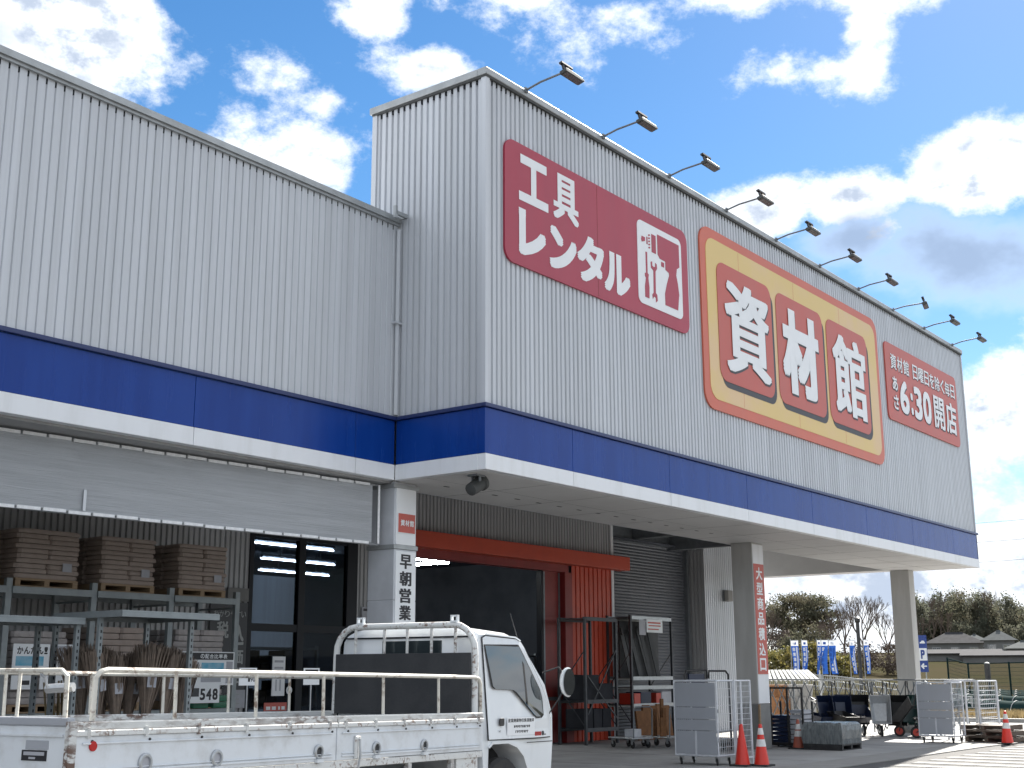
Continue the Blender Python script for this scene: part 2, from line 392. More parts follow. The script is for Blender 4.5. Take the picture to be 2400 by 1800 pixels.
def ribbed(x0, x1, z0, z1, pitch, depth, z1b=None, fl=.58, sl=.1):
    """trapezoid-ribbed sheet in the XZ plane, proud flats at y=0, grooves at y=depth"""
    prof = []
    x = x0
    while x < x1-1e-6:
        for f, d in ((0, 0), (fl, 0), (fl+sl, depth), (1-sl, depth)):
            if x+f*pitch < x1: prof.append((x+f*pitch, d))
        x += pitch
    prof.append((x1, 0))
    mb = MB(); n = len(prof)
    top = lambda x: z1 if z1b is None else z1+(z1b-z1)*(x-x0)/(x1-x0)
    mb.v = [(a, d, z0) for a, d in prof]+[(a, d, top(a)) for a, d in prof]
    mb.f = [(i, i+1, n+i+1, n+i) for i in range(n-1)]
    return mb
def swapxy(mb, x):
    """turn a sheet facing -Y into one facing -X at the given x (its run becomes +Y)"""
    mb.v = [(x+b, a, c) for a, b, c in mb.v]; return mb
# ------------------------------------------------------------------ ground and setting
def struct(mb, name, mat, **k): return mb.build(name, mat, kind='structure', **k)
struct(MB().box(-60, -60, -.30, 60, 60, 0), 'parking_lot', 'asphalt')
struct(MB().box(-30, -1.0, .004, 27, 7.2, .012), 'porch_floor', 'porch_concrete')
kb = MB()
kb.box(-30, -1.92, .004, 15.9, -1.0, .02).add([(15.9, -1.92, .004), (27, -2.7, .004), (27, -1.0, .004), (15.9, -1.0, .004), (15.9, -1.92, .02), (27, -2.7, .02), (27, -1.0, .02), (15.9, -1.0, .02)],
   [(4, 5, 6, 7), (0, 1, 5, 4), (1, 2, 6, 5)])
struct(kb, 'kerb_strip', 'kerb_concrete')
hm = MB()
for k in range(16):
    x = 5.0+k*.92
    hm.box(x, -9.5, .004, x+.40, -2.45, .008)
struct(hm, 'painted_hatching', 'road_paint')
fj = MB()
for x in range(-27, 27, 3): fj.box(x-.006, -1.0, .012, x+.006, 6.8, .0145)
for y in (1.6, 4.2): fj.box(-30, y-.006, .0125, 27, y+.006, .0142)
struct(fj, 'porch_floor_joints', 'dado')

# ------------------------------------------------------------------ the store
HS, HBW, HBT, HT = 4.54, 4.78, 5.50, 10.88
st = thing('store_building', 'grey ribbed metal store with deep blue and white band above the porch', 'store')
def S(mb, name, mat, parent=None, **k): return mb.build(name, mat, parent or st, **k)
# tall facade box
S(ribbed(.07, 22.40, 5.53, 10.79, .1205, .034), 'front_siding', 'siding')
S(swapxy(ribbed(.07, 2.38, 5.53, 10.79, .1283, .034), 0.0), 'side_siding', 'siding')
S(swapxy(ribbed(0, 2.38, HS, 10.79, .1283, .034), 22.42), 'end_siding', 'siding')
S(MB().box(.04, 2.345, HS, 22.40, 2.38, 10.78), 'parapet_back', 'siding')
S(MB().box(-.035, -.035, 5.53, .066, .066, 10.80), 'corner_trim', 'siding', bevel=.006)
S(MB().box(22.40, -.03, HS+.002, 22.47, .066, 10.80), 'corner_trim', 'siding', bevel=.006)
S(MB().box(-.03, 2.30, 8.9, .06, 2.40, 10.80), 'corner_trim', 'siding')
cap = MB().box(-.06, -.06, 10.80, 22.50, .12, 10.92).box(-.06, .12, 10.80, .12, 2.45, 10.92).box(22.32, .12, 10.80, 22.50, 2.45, 10.92).box(.12, 2.3, 10.80, 22.32, 2.45, 10.92)
cap.box(.12, .12, 10.60, 22.32, 2.3, 10.66)
S(cap, 'parapet_cap', 'trim_metal', bevel=.012)
S(MB().box(-.045, -.045, 10.765, 22.48, .02, 10.80).box(-.045, .02, 10.765, .02, 2.4, 10.80), 'cap_drip_edge', 'lamp_grey')
rc = MB()
for i in range(185): rc.box(.07+i*.1205+.07, .003, 10.70, .07+i*.1205+.118, .033, 10.766)
for i in range(18): rc.box(.003, .07+i*.1283+.075, 10.70, .033, .07+i*.1283+.126, 10.766)
for i in range(175):
    x = -22+i*.125+.073; rc.box(x, 1.783, 8.767-.0145*x-.17, x+.05, 1.813, 8.767-.0145*x-.101)
S(rc, 'rib_shadow_notches', 'dark_frame', kind='stuff')  # dark boxes stand in for the shade in groove tops under the caps
# left wall box
S(ribbed(-22, -.02, 5.53, 8.98, .125, .018, z1b=8.67, fl=.78, sl=.08), 'left_siding', 'siding', loc=(0, 1.78, 0))
le = MB(); 
def zl(x): return 8.767-.0145*x
for a, b, zz0, zz1, y0, y1 in ((-22, -.02, -.06, .03, 1.70, 1.86), (-22, -.02, -.10, -.062, 1.735, 1.80)):
    le.add([(a, y0, zl(a)+zz0), (b, y0, zl(b)+zz0), (b, y1, zl(b)+zz0), (a, y1, zl(a)+zz0), (a, y0, zl(a)+zz1), (b, y0, zl(b)+zz1), (b, y1, zl(b)+zz1), (a, y1, zl(a)+zz1)],
           [(0, 3, 2, 1), (4, 5, 6, 7), (0, 1, 5, 4), (1, 2, 6, 5), (2, 3, 7, 6), (3, 0, 4, 7)])
S(le, 'left_eave', 'trim_metal')
S(MB().add([(-22, 1.84, zl(-22)), (.0, 1.84, zl(0)), (0, 30, 8.4), (-22, 30, 8.4)], [(0, 1, 2, 3)]), 'roof', 'siding')
S(MB().box(-.30, 1.55, 8.76, -.04, 1.60, 8.82).box(-.34, 1.55, 8.70, -.29, 1.60, 8.90).box(-.08, 1.58, 8.76, -.04, 1.76, 8.82), 'gutter_bracket', 'trim_metal', label='small grey metal bracket at the end of the left eave')
S(MB().tube([(-.055, 1.735, 8.6), (-.055, 1.735, 5.56)], .035, 8).box(-.16, 1.68, 7.02, -.0, 1.75, 7.05), 'downpipe', 'siding')
# bands
def bands(edges, face, fixed):
    for i in range(len(edges)-1):
        a, b = edges[i]+.004, edges[i+1]-.004
        if face == 'y':
            S(MB().box(a, fixed-.03, HBW+.003, b, fixed+.10, HBT-.035), 'blue_panel', 'blue_panel', bevel=.004)
            S(MB().box(a, fixed-.045, HS, b, fixed+.10, HBW-.003), 'white_panel', 'white_panel', bevel=.006)
        else:
            S(MB().box(fixed-.03, a, HBW+.003, fixed+.08, b, HBT-.035), 'blue_panel', 'blue_panel', bevel=.004)
            S(MB().box(fixed-.045, a, HS, fixed+.08, b, HBW-.003), 'white_panel', 'white_panel', bevel=.006)
bands([-.04, 2.22, 5.27, 8.27, 11.32, 14.35, 17.35, 20.41, 22.47], 'y', 0.0)
bands([.10, 1.74], 'x', 0.0)
bands([-21.9, -18.9, -15.9, -12.9, -9.91, -6.91, -3.91, -.91, -.05], 'y', 1.78)
S(MB().box(-.075, -.075, HBT-.03, 22.50, .02, HBT+.03).box(-.075, .02, HBT-.03, .02, 1.70, HBT+.03).box(-22, 1.70, HBT-.03, -.02, 1.80, HBT+.03), 'band_flashing', 'blue_trim', bevel=.008)
# soffits and porch ceiling
S(MB().box(.08, .10, HS-.002, 22.40, 2.33, HS+.04), 'soffit', 'soffit')
dot = MB()
for k in range(15):
    dot.box(.9+k*.62, 1.52, HS-.008, 1.02+k*.62, 1.56, HS-.001)
S(dot, 'soffit_vents', 'lamp_grey')
sj = MB()
for k in range(1, 13): sj.box(.08+k*1.72, .12, HS-.0045, .088+k*1.72, 2.31, HS-.0021)
sj.box(.10, 1.20, HS-.0045, 22.38, 1.207, HS-.0021)
S(sj, 'soffit_joints', 'dado', kind='stuff')
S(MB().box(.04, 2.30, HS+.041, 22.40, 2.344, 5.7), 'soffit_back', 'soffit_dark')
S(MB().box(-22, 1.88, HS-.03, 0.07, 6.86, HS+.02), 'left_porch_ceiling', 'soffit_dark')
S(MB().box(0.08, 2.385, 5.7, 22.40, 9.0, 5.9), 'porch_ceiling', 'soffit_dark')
S(MB().box(21.75, 2.385, 4.56, 22.40, 9.0, 5.7), 'canopy_end_panel', 'soffit')
for x, z0, z1 in ((15.7, 5.29, 5.69), (17.7, 5.12, 5.52)):
    S(MB().box(x-.1, 2.39, z0, x+.1, 7.28, z1), 'porch_beam', 'steel_grey')
S(MB().box(14.6, 3.2, 5.45, 18.6, 3.35, 5.62).box(14.6, 5.2, 5.45, 18.6, 5.35, 5.62), 'red_oxide_purlin', 'dark_red')
# pillars
def pillar(x0, y0, x1, y1, mat, dado=True):
    p = S(MB().box(x0, y0, .012 if not dado else .98, x1, y1, HS-.004), 'pillar', mat, bevel=.012)
    if dado: MB().box(x0-.006, y0-.006, .012, x1+.006, y1+.006, .978).build('dado', 'dado', p, bevel=.012)
    return p
p1 = pillar(0.03, 1.80, .52, 2.32, 'pillar_clad', False)
MB().box(.0, 1.77, 3.50, .55, 2.35, 3.57).build('band', 'trim_metal', p1, bevel=.006)
MB().box(-.02, 1.765, 4.44, .56, 2.36, 4.50).build('cap', 'trim_metal', p1, bevel=.006)
MB().box(.022, 1.785, .02, .53, 2.33, 2.72).box(.022, 1.785, 2.73, .53, 2.33, 3.499).build('cladding', 'pillar_clad', p1, bevel=.01)
MB().box(.05, 1.775, 3.571, .50, 1.80, 4.439).build('front_board', 'sign_white', p1, bevel=.004)
p2 = pillar(11.84, 1.72, 12.40, 2.24, 'concrete_pillar')
MB().box(11.86, 1.709, .99, 12.38, 1.72, 4.50).build('front_board', 'white_panel', p2)
p3 = pillar(21.71, 1.75, 22.11, 2.30, 'concrete_pillar')
# porch back wall
YW = 6.90
S(ribbed(-22, 1.60, 0.02, HS-.03, .12, .034), 'porch_wall', 'siding_shaded', loc=(0, YW, 0))
S(ribbed(4.46, 5.9, 0.02, 5.7, .12, .034), 'porch_wall', 'siding_shaded', loc=(0, YW, 0))
S(ribbed(5.9, 13.95, 4.62, 5.7, .12, .034), 'porch_wall', 'siding_shaded', loc=(0, YW, 0))
S(MB().box(.08, YW, HS+.02, 4.46, YW+.1, 5.7), 'porch_wall', 'siding_shaded')
S(MB().box(13.95, YW-.04, .02, 14.06, YW+.45, 5.7), 'corner_trim', 'white_panel')
# window beside the pillar
wn = S(MB().box(1.60, YW-.03, .02, 1.70, YW+.09, 4.30).box(2.85, YW-.03, .02, 3.02, YW+.09, 4.30).box(4.17, YW-.03, .02, 4.46, YW+.09, 4.30)
       .box(1.70, YW-.02, 4.18, 2.85, YW+.08, 4.30).box(3.02, YW-.02, 4.18, 4.17, YW+.08, 4.30)
       .box(1.70, YW-.02, 2.43, 2.85, YW+.08, 2.57).box(3.02, YW-.02, 2.43, 4.17, YW+.08, 2.57), 'window_frame', 'dark_frame')
for a, b in ((1.70, 2.85), (3.02, 4.17)):
    for c, d in ((.03, 2.43), (2.57, 4.18)):
        MB().box(a, YW+.02, c, b, YW+.03, d).build('pane', 'glass', wn)
S(MB().box(1.60, YW, 4.301, 4.46, YW+.1, HS+.02), 'window_head', 'siding_shaded')
# red doorway
S(MB().box(5.5, YW-.34, 4.30, 14.40, YW-.002, 4.65), 'lintel', 'red_paint', bevel=.01)
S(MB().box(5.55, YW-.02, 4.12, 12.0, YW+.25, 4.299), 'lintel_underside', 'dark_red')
S(ribbed(12.12, 13.94, .02, 4.30, .20, .05, fl=.72, sl=.06), 'red_ribbed_wall', 'red_paint', loc=(0, YW-.03, 0))
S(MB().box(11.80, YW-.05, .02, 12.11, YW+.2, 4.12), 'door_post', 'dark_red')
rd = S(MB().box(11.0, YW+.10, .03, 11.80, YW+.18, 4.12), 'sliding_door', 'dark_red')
MB().box(11.06, YW+.08, 1.02, 11.76, YW+.10, 1.10).box(11.06, YW+.08, .1, 11.12, YW+.10, 4.1).box(11.70, YW+.08, .1, 11.76, YW+.10, 4.1).build('door_rail', 'steel_grey', rd)
MB().box(10.93, YW+.05, .03, 10.998, YW+.2, 4.12).build('door_edge', 'dark_frame', rd)
S(MB().box(5.9, YW-.04, .02, 6.1, YW+.2, 4.12), 'door_post', 'dark_red')
# shutter and loading bay walls
sh = MB()
z = .03; prof = []
while z < 5.15:
    prof += [(z, 0), (z+.03, -.018), (z+.05, -.018), (z+.08, 0)]; z += .085
sh.v = [(13.9, 7.3+d, zz) for zz, d in prof]+[(18.62, 7.3+d, zz) for zz, d in prof]
n = len(prof); sh.f = [(i, n+i, n+i+1, i+1) for i in range(n-1)]
S(sh, 'roller_shutter', 'shutter_grey')
S(MB().box(18.50, 7.18, .02, 18.64, 7.36, 5.15), 'shutter_guide', 'steel_grey')
S(MB().box(13.9, 7.22, 5.16, 18.66, 7.6, 5.69), 'shutter_box', 'steel_grey')
S(swapxy(ribbed(6.72, 7.3, .02, 5.69, .12, .034), 18.66), 'bay_side_wall', 'siding_shaded')
S(ribbed(18.66, 20.7, .02, 5.69, .12, .034), 'bay_front_wall', 'siding', loc=(0, 6.70, 0))
S(MB().box(18.73, 6.76, .02, 20.68, 30, 5.69), 'bay_core', 'siding')
# store volume, so that daylight is shut out
S(MB().box(-22, 24, 0, 14, 24.1, 8.4), 'rear_wall', 'interior')
S(MB().box(18.70, 7.4, 0, 18.728, 24, 8.4), 'inner_side_wall', 'interior')
S(MB().box(-22, 1.9, 0, -21.9, 24, 8.4), 'far_side_wall', 'interior')
S(MB().box(-22, 7.05, 5.2, 18.64, 24, 5.25), 'interior_ceiling', 'interior')
S(MB().box(0.1, 2.5, 5.92, 18.64, 24, 6.0), 'upper_roof', 'siding')
S(MB().box(-22, 7.0, .002, 18.64, 24, .016), 'interior_floor', 'interior')
S(MB().box(-22, 7.0, .02, 1.5, 7.06, 5.2), 'inner_lining', 'interior')
S(MB().box(12.1, 7.0, .02, 13.9, 7.06, 5.2), 'inner_lining', 'interior')
S(MB().box(13.9, 7.36, 0.02, 18.6, 7.42, 5.2), 'shutter_lining', 'interior')
# lit fluorescent battens inside the shop
k = 0
for y, runs in ((10.87, ((5.1, 6.55), (6.72, 7.7), (10.4, 11.9))), (13.75, ((7.95, 9.3), (9.5, 10.6))), (16.6, ((10.4, 11.9), (12.1, 13.2)))):
    for a, b in runs:
        t = thing('ceiling_light', ['nearest lit ceiling tube seen behind the left window pane', 'nearest lit ceiling tube seen behind the right window pane', 'lit ceiling tube seen through the top of the open red doorway',
            'second lit ceiling tube down behind the left window pane', 'second lit ceiling tube down behind the right window pane', 'third lit ceiling tube down behind the left window pane', 'third lit ceiling tube down behind the right window pane'][k], 'ceiling light', ((a+b)/2, y, 4.6), 0, 'lit tubes inside the shop'); k += 1
        h = (b-a)/2
        MB().tube([(-h, 0, 0), (h, 0, 0)], .02, 8).build('tube', 'tube_light', t)
        MB().box(-h, -.06, .05, h, .06, .10).box(-h, -.02, .0, -h+.03, .02, .05).box(h-.03, -.02, 0, h, .02, .05).box(-.01, -.01, .1, .01, .01, .6).build('batten', 'interior', t)
t = thing('ceiling_light', 'lit ceiling tube pointing into the shop behind the red doorway', 'ceiling light', (12.1, 11.5, 4.6), 0, 'lit tubes inside the shop')
MB().tube([(0, -.6, 0), (0, .6, 0)], .02, 8).build('tube', 'tube_light', t)
MB().box(-.06, -.6, .05, .06, .6, .10).box(-.01, -.01, .1, .01, .01, .6).build('batten', 'interior', t)
# dim shelving inside
def shelf_unit(x, y, w, h, label, stock):
    t = thing('store_shelf', label, 'shelf', (x, y, .016), 0, 'dim shelving inside the shop')
    for xx in (0, w):
        MB().box(xx-.03, 0, 0, xx+.03, .06, h).build('upright', 'rack_steel', t)
        MB().box(xx-.03, .7, 0, xx+.03, .76, h).build('upright', 'rack_steel', t)
    for k in range(4):
        z = .2+k*(h-.3)/3
        MB().box(.03, 0, z, w-.03, .76, z+.05).build('shelf_board', 'steel_grey', t)
    r = random.Random(int(x*10))
    for k in range(3):
        z = .25+k*(h-.3)/3; xx = .1
        while xx < w-.5:
            ww = r.uniform(.25, .5)
            b = tag(MB().box(xx+x, y+.05, z+.016, xx+x+ww-.03, y+.6, z+.016+r.uniform(.3, .6)).build('stock_box', r.choice(('interior_dark', 'wood_dark', 'navy', 'interior', 'poster_grey')), bevel=.01),
                    'dim cardboard box on %s' % stock, 'box', 'boxes on the dim shelving, %s' % stock); xx += ww
shelf_unit(9.9, 10.4, 2.6, 2.5, 'dim steel shelf inside the open red doorway, left one', 'the left shelf inside the red doorway')
shelf_unit(12.8, 10.4, 2.6, 2.2, 'dim steel shelf inside the open red doorway, right one', 'the right shelf inside the red doorway')
shelf_unit(4.4, 11.0, 3.0, 2.3, 'dim steel shelf standing behind the dark window', 'the shelf behind the dark window')
# ------------------------------------------------------------------ signs on the facade
FB = -.04           # face of the boards
def board(t, x0, z0, x1, z1, r, mat, name, front, back):
    return MB().prism(rrect(x0, z0, x1, z1, r), front, back).build(name, mat, t)
ts = thing('tool_rental_sign', 'crimson rounded signboard with white tool rental lettering and toolbox picture', 'sign', (0, 0, 0))
board(ts, .44, 7.88, 6.18, 9.93, .22, 'sign_crimson', 'board', FB, -.004)
MB().box(3.05, FB-.002, 7.9, 3.06, FB, 9.91).build('board_joint', 'dark_red', ts)
def LT(t, ch, box, mat='sign_white', y=FB, off=.03, depth=.006): return letters(ch, box, y, mat, t, off, depth=depth)
LT(ts, '工', (.80, 8.97, 1.60, 9.76), off=.05); LT(ts, '具', (1.74, 8.96, 2.48, 9.77), off=(.05, .02))
LT(ts, 'レ', (.79, 8.07, 1.52, 8.84), off=.055); LT(ts, 'ン', (1.62, 8.07, 2.40, 8.80), off=.055); LT(ts, 'タ', (2.42, 8.07, 3.24, 8.90), off=.05); LT(ts, 'ル', (3.24, 8.08, 4.08, 8.82), off=.055)
# toolbox pictogram: white card, crimson tools
pc = board(ts, 4.35, 8.12, 5.93, 9.70, .13, 'sign_white', 'picture_card', FB-.010, FB)
def pic(poly, name): MB().prism(poly, FB-.016, FB-.0101).build(name, 'sign_crimson', pc)
pic([(5.05, 9.58), (5.84, 9.58), (5.84, 9.14), (5.74, 9.08), (5.71, 8.95), (5.76, 8.8), (5.80, 8.59), (5.74, 8.27), (5.28, 8.27), (5.28, 8.49), (5.36, 8.7), (5.45, 8.88), (5.44, 8.93), (5.32, 8.96), (5.32, 9.12), (5.12, 9.13), (5.05, 9.19)], 'open_lid')
pic([(4.84, 9.53), (4.99, 9.53), (4.99, 9.18), (4.84, 9.18)], 'saw_handle')
pic([(4.62, 9.13), (4.67, 9.13), (4.67, 8.73), (4.71, 8.71), (4.69, 8.64), (4.72, 8.47), (4.71, 8.26), (4.57, 8.26), (4.57, 8.46), (4.61, 8.63), (4.58, 8.66), (4.58, 8.71), (4.62, 8.73)], 'screwdriver')
pic([(4.79, 8.98), (4.84, 9.0), (4.84, 8.92), (4.9, 8.90), (4.95, 8.93), (4.95, 9.0), (5.0, 8.98), (5.01, 8.9), (4.95, 8.83), (4.94, 8.42), (4.99, 8.39), (5.0, 8.28), (4.94, 8.24), (4.94, 8.32), (4.88, 8.34), (4.83, 8.28), (4.82, 8.36), (4.87, 8.41), (4.88, 8.83), (4.8, 8.87)], 'spanner')
pic([(5.17, 9.08), (5.27, 9.08), (5.27, 8.99), (5.17, 8.99)], 'box_clip')
pic([(4.48, 9.34), (4.50, 9.40), (4.61, 9.40), (4.61, 9.33), (4.50, 9.29)], 'drill_chuck')
pic([(4.665, 9.43), (4.70, 9.43), (4.70, 9.29), (4.665, 9.29)], 'drill_slot')
for zz in (9.46, 9.40, 9.34, 9.28, 9.22): pic([(4.73, zz), (4.785, zz+.015), (4.785, zz+.045), (4.73, zz+.03)], 'drill_mark')

ms = thing('materials_hall_sign', 'large orange and yellow signboard with three red character tiles', 'sign', (0, 0, 0))
board(ms, 6.70, 6.60, 15.78, 10.31, .36, 'sign_orange', 'board', FB, -.004)
board(ms, 6.92, 6.81, 15.60, 10.11, .30, 'sign_yellow', 'yellow_field', FB-.008, FB)
for k, (x0, x1, ch, bx) in enumerate(((7.32, 9.72, '資', (7.58, 7.49, 9.56, 9.42)), (9.96, 12.36, '材', (10.16, 7.52, 12.06, 9.43)), (12.58, 14.98, '館', (12.84, 7.52, 14.80, 9.43)))):
    board(ms, x0+.09, 7.12, x1+.10, 9.56, .26, 'sign_shadow', 'tile_shadow', FB-.0125, FB-.008)
    board(ms, x0, 7.24, x1, 9.69, .26, 'sign_red', 'character_tile', FB-.020, FB-.0125)
    LT(ms, ch, (bx[0]+.035, bx[1]-.04, bx[2]+.035, bx[3]-.04), 'sign_shadow', FB-.020, ((.045, .016), (.055, .04), (.04, .014))[k], .005)
    LT(ms, ch, bx, 'sign_white', FB-.025, ((.045, .016), (.055, .04), (.04, .014))[k], .010)
jn = MB()
for x in (8.3, 10.9, 13.4): jn.box(x, FB-.0095, 6.83, x+.008, FB-.008, 10.09)
jn.build('board_joint', 'sign_orange', ms)

os_ = thing('opening_hours_sign', 'orange-red signboard giving the half past six opening time', 'sign', (0, 0, 0))
board(os_, 16.26, 7.89, 21.68, 9.92, .16, 'sign_red', 'board', FB, -.004)
x = 16.60; 
for ch, w in (('資', .46), ('材', .46), ('館', .46), (' ', .22), ('日', .42), ('曜', .46), ('日', .42), ('を', .42), ('除', .46), ('く', .36), ('毎', .46), ('日', .42)):
    if ch != ' ':
        LT(os_, ch, (x+.03, 9.24, x+w-.03, 9.64), 'sign_shadow', FB, (.03, .012), .004); LT(os_, ch, (x, 9.26, x+w-.06, 9.66), 'sign_white', FB-.004, (.025, .01), .006)
    x += w*.985
def LS(ch, b, o=.03): LT(os_, ch, (b[0]+.05, b[1]-.03, b[2]+.05, b[3]-.03), 'sign_shadow', FB, o, .004); LT(os_, ch, b, 'sign_white', FB-.004, o, .012)
LS('あ', (16.62, 8.70, 16.98, 9.06)); LS('さ', (16.63, 8.20, 16.97, 8.58))
LS('6', (17.10, 8.18, 17.74, 9.06), .035); LS(':', (17.86, 8.24, 18.02, 8.82), .03); LS('3', (18.12, 8.18, 18.70, 9.06), .035); LS('0', (18.78, 8.18, 19.40, 9.06), .035)
LS('開', (19.62, 8.18, 20.46, 9.08), (.03, .014)); LS('店', (20.58, 8.18, 21.46, 9.08), (.035, .02))

# pillar signs
sg = thing('pillar_badge', 'small red square sign with white characters high on the near pillar', 'sign', (0, 0, 0))
MB().box(.07, 1.763, 3.745, .475, 1.774, 4.06).build('white_plate', 'sign_white', sg)
MB().box(.082, 1.759, 3.757, .463, 1.763, 4.048).build('red_plate', 'sign_red', sg)
for i, ch in enumerate('資材館'): letters(ch, (.13+i*.105, 3.86, .222+i*.105, 3.955), 1.759, 'sign_white', sg, .03, depth=.003)
sg = thing('early_opening_sign', 'tall white board with four black characters down the near pillar', 'sign', (0, 0, 0))
MB().box(.05, 1.770, .5, .50, 1.7845, 3.47).build('board', 'sign_white', sg, bevel=.003)
for i, ch in enumerate('早朝営業'): letters(ch, (.135, 3.205-i*.258, .405, 3.425-i*.258), 1.770, 'ink_black', sg, (.05, .022), depth=.004)
sg = thing('loading_bay_sign', 'tall narrow red sign with seven white characters on the middle pillar', 'sign', (0, 0, 0))
MB().box(11.865, 1.700, 1.62, 12.36, 1.7085, 4.06).build('board', 'sign_red', sg)
for i, ch in enumerate('大型商品積込口'): letters(ch, (11.96, 3.705-i*.336, 12.265, 3.985-i*.336), 1.700, 'sign_white', sg, .03, depth=.004)
# floodlights along the parapet
def floodlight():
    t = thing('sign_floodlight', '', 'floodlight', (0, 0, 0), 0, 'floodlights along the parapet')
    MB().tube([(0, -.02, 0), (0, -.30, .055), (0, -.78, .085)], .018, 8).build('arm', 'steel_grey', t)
    MB().box(-.04, -.03, -.04, .04, .0, .04).build('wall_plate', 'steel_grey', t)
    R = Matrix.Translation((0, -.80, .075)) @ Matrix.Rotation(rad(-14), 4, 'X') @ Matrix.Scale(.88, 4)
    h = MB(); prof = [(-.10, -.055), (.42, -.055), (.50, -.035), (.51, .0), (.46, .030), (.20, .040), (-.06, .040), (-.10, .01)]
    n = len(prof); base = [R @ Vector((a, s_*.075, b)) for s_ in (-1, 1) for a, b in prof]
    h.add(base, [tuple(range(n)), tuple(range(2*n-1, n-1, -1))]+[(i, (i+1) % n, n+(i+1) % n, n+i) for i in range(n)])
    hd = h.build('lamp_head', 'lamp_grey', t, bevel=.012)
    MB().box(-.06, -.06, -.060, .44, .06, -.056, R).build('lens', 'lamp_glass', hd)
    MB().box(-.06, -.02, .05, -.03, .02, .15, R).box(.20, -.02, .05, .23, .02, .15, R).box(-.10, -.035, .15, .25, .035, .19, R).build('yoke', 'black_paint', hd)
    return t
f0 = floodlight()
ordn = ['first', 'second', 'third', 'fourth', 'fifth', 'sixth', 'seventh', 'eighth', 'ninth', 'last']
for k in range(10):
    o = f0 if k == 0 else copy_tree(f0)
    o.location = (.97+2.293*k, -.06, 10.90)
    if k == 7: o.rotation_euler = (0, 0, rad(14))
    o['label'] = ('floodlight on the parapet above the sharp building corner, first from it' if k == 0 else 'floodlight at the far end of the parapet, last in the row' if k == 9
                  else '%s floodlight along the parapet counting from the near building corner' % ordn[k])
# soffit spotlight
t = thing('soffit_spotlight', 'round grey spotlight hanging under the soffit near the corner', 'spotlight', (.32, .42, HS))
MB().box(-.10, -.09, -.03, .10, .09, -.003).box(-.02, -.08, -.16, .02, -.06, -.02).box(-.02, .06, -.16, .02, .08, -.02).build('bracket', 'steel_grey', t)
R = Matrix.Translation((0, 0, -.17)) @ Matrix.Rotation(rad(62), 4, 'Y') @ Matrix.Rotation(rad(0), 4, 'X')
MB().lathe([(.05, -.17), (.095, -.15), (.10, -.06), (.10, .10), (.125, .12), (.125, .17), (.115, .17)], 20, R).build('housing', 'lamp_grey', t, smooth=True)
MB().lathe([(.113, .135), (.113, .14)], 20, R).build('lens', 'dark_frame', t)
# bay wall lamp
t = thing('wall_lamp', 'pale cream box lamp on the bright ribbed loading bay wall', 'wall lamp', (19.86, 6.66, 3.9))
MB().box(-.16, -.02, -.17, .16, .0, .17).build('back_plate', 'steel_grey', t)
MB().box(-.13, -.16, -.16, .16, -.02, .16).build('diffuser', 'kerb_concrete', t, bevel=.02)
# hanging shade screen under the left canopy
t = thing('shade_screen', 'long grey woven screen laced to a frame under the left canopy', 'screen', (-.14, 1.97, 0), rad(-3.1))
n = 60; mb = MB()
mb.v = [(-10+i*(9.86/n), .012*math.sin(i*1.3)*(1 if 0 < i < n else 0), z) for z in (3.58, 3.80, 4.05, 4.25, 4.45) for i in range(n+1)]
mb.f = [(r*(n+1)+i, r*(n+1)+i+1, (r+1)*(n+1)+i+1, (r+1)*(n+1)+i) for r in range(4) for i in range(n)]
mb.build('net', 'screen_net', t, smooth=True)
MB().tube([(-10, .03, 4.47), (0, .03, 4.47), (0, .03, 3.56), (-10, .03, 3.56)], .016, 6).build('frame', 'galv', t)
sm = None
for row, z in ((0, 4.46), (1, 3.57)):
    for i in range(29):
        x = -9.9+i*.335
        if x+.3 > 0: continue
        if sm is None:
            o = MB().box(0, -.016, -.019, .30, .004, .019).build('lacing_strip', 'white_cord', t); sm = o.data
        else: o = link('lacing_strip', sm, None, t)
        o.location = (x, -.012, z+.004*math.sin(i*2.1))
o = MB().box(0, -.012, -.45, .035, .004, .45).build('lacing_strip', 'white_cord', t); o.location = (-.035, -.012, 4.02)
MB().box(-5.02, -.02, 3.6, -4.98, -.01, 3.86).build('net_seam', 'wire_zinc', t)
MB().box(-6.5, .04, 4.46, -6.46, .08, 4.52).box(-3.5, .04, 4.46, -3.46, .08, 4.52).box(-.6, .04, 4.46, -.56, .08, 4.52).build('hanger', 'galv', t)
# ------------------------------------------------------------------ the flatbed truck
TR = thing('flatbed_truck', 'worn white flatbed truck with rusty rails and black headboard parked before the porch', 'truck', (-9.448, -4.212, 0), rad(7.872))
TR.rotation_euler = (0, .0139, rad(7.872))
def Q(mb, name, mat, parent=None, **k): return mb.build(name, mat, parent or TR, **k)
WT = 1.80
cabp = [(5.07, .66), (5.14, .66), (5.15, 1.0), (5.22, 1.035), (5.52, 1.035), (5.70, .99), (5.84, .90), (5.92, .77), (5.955, .58), (6.42, .56), (6.465, .75), (6.50, 1.02), (6.495, 1.29), (6.385, 1.60), (6.07, 2.00), (5.97, 2.09), (5.79, 2.138), (5.3, 2.155), (5.12, 2.15), (5.07, 2.09)]
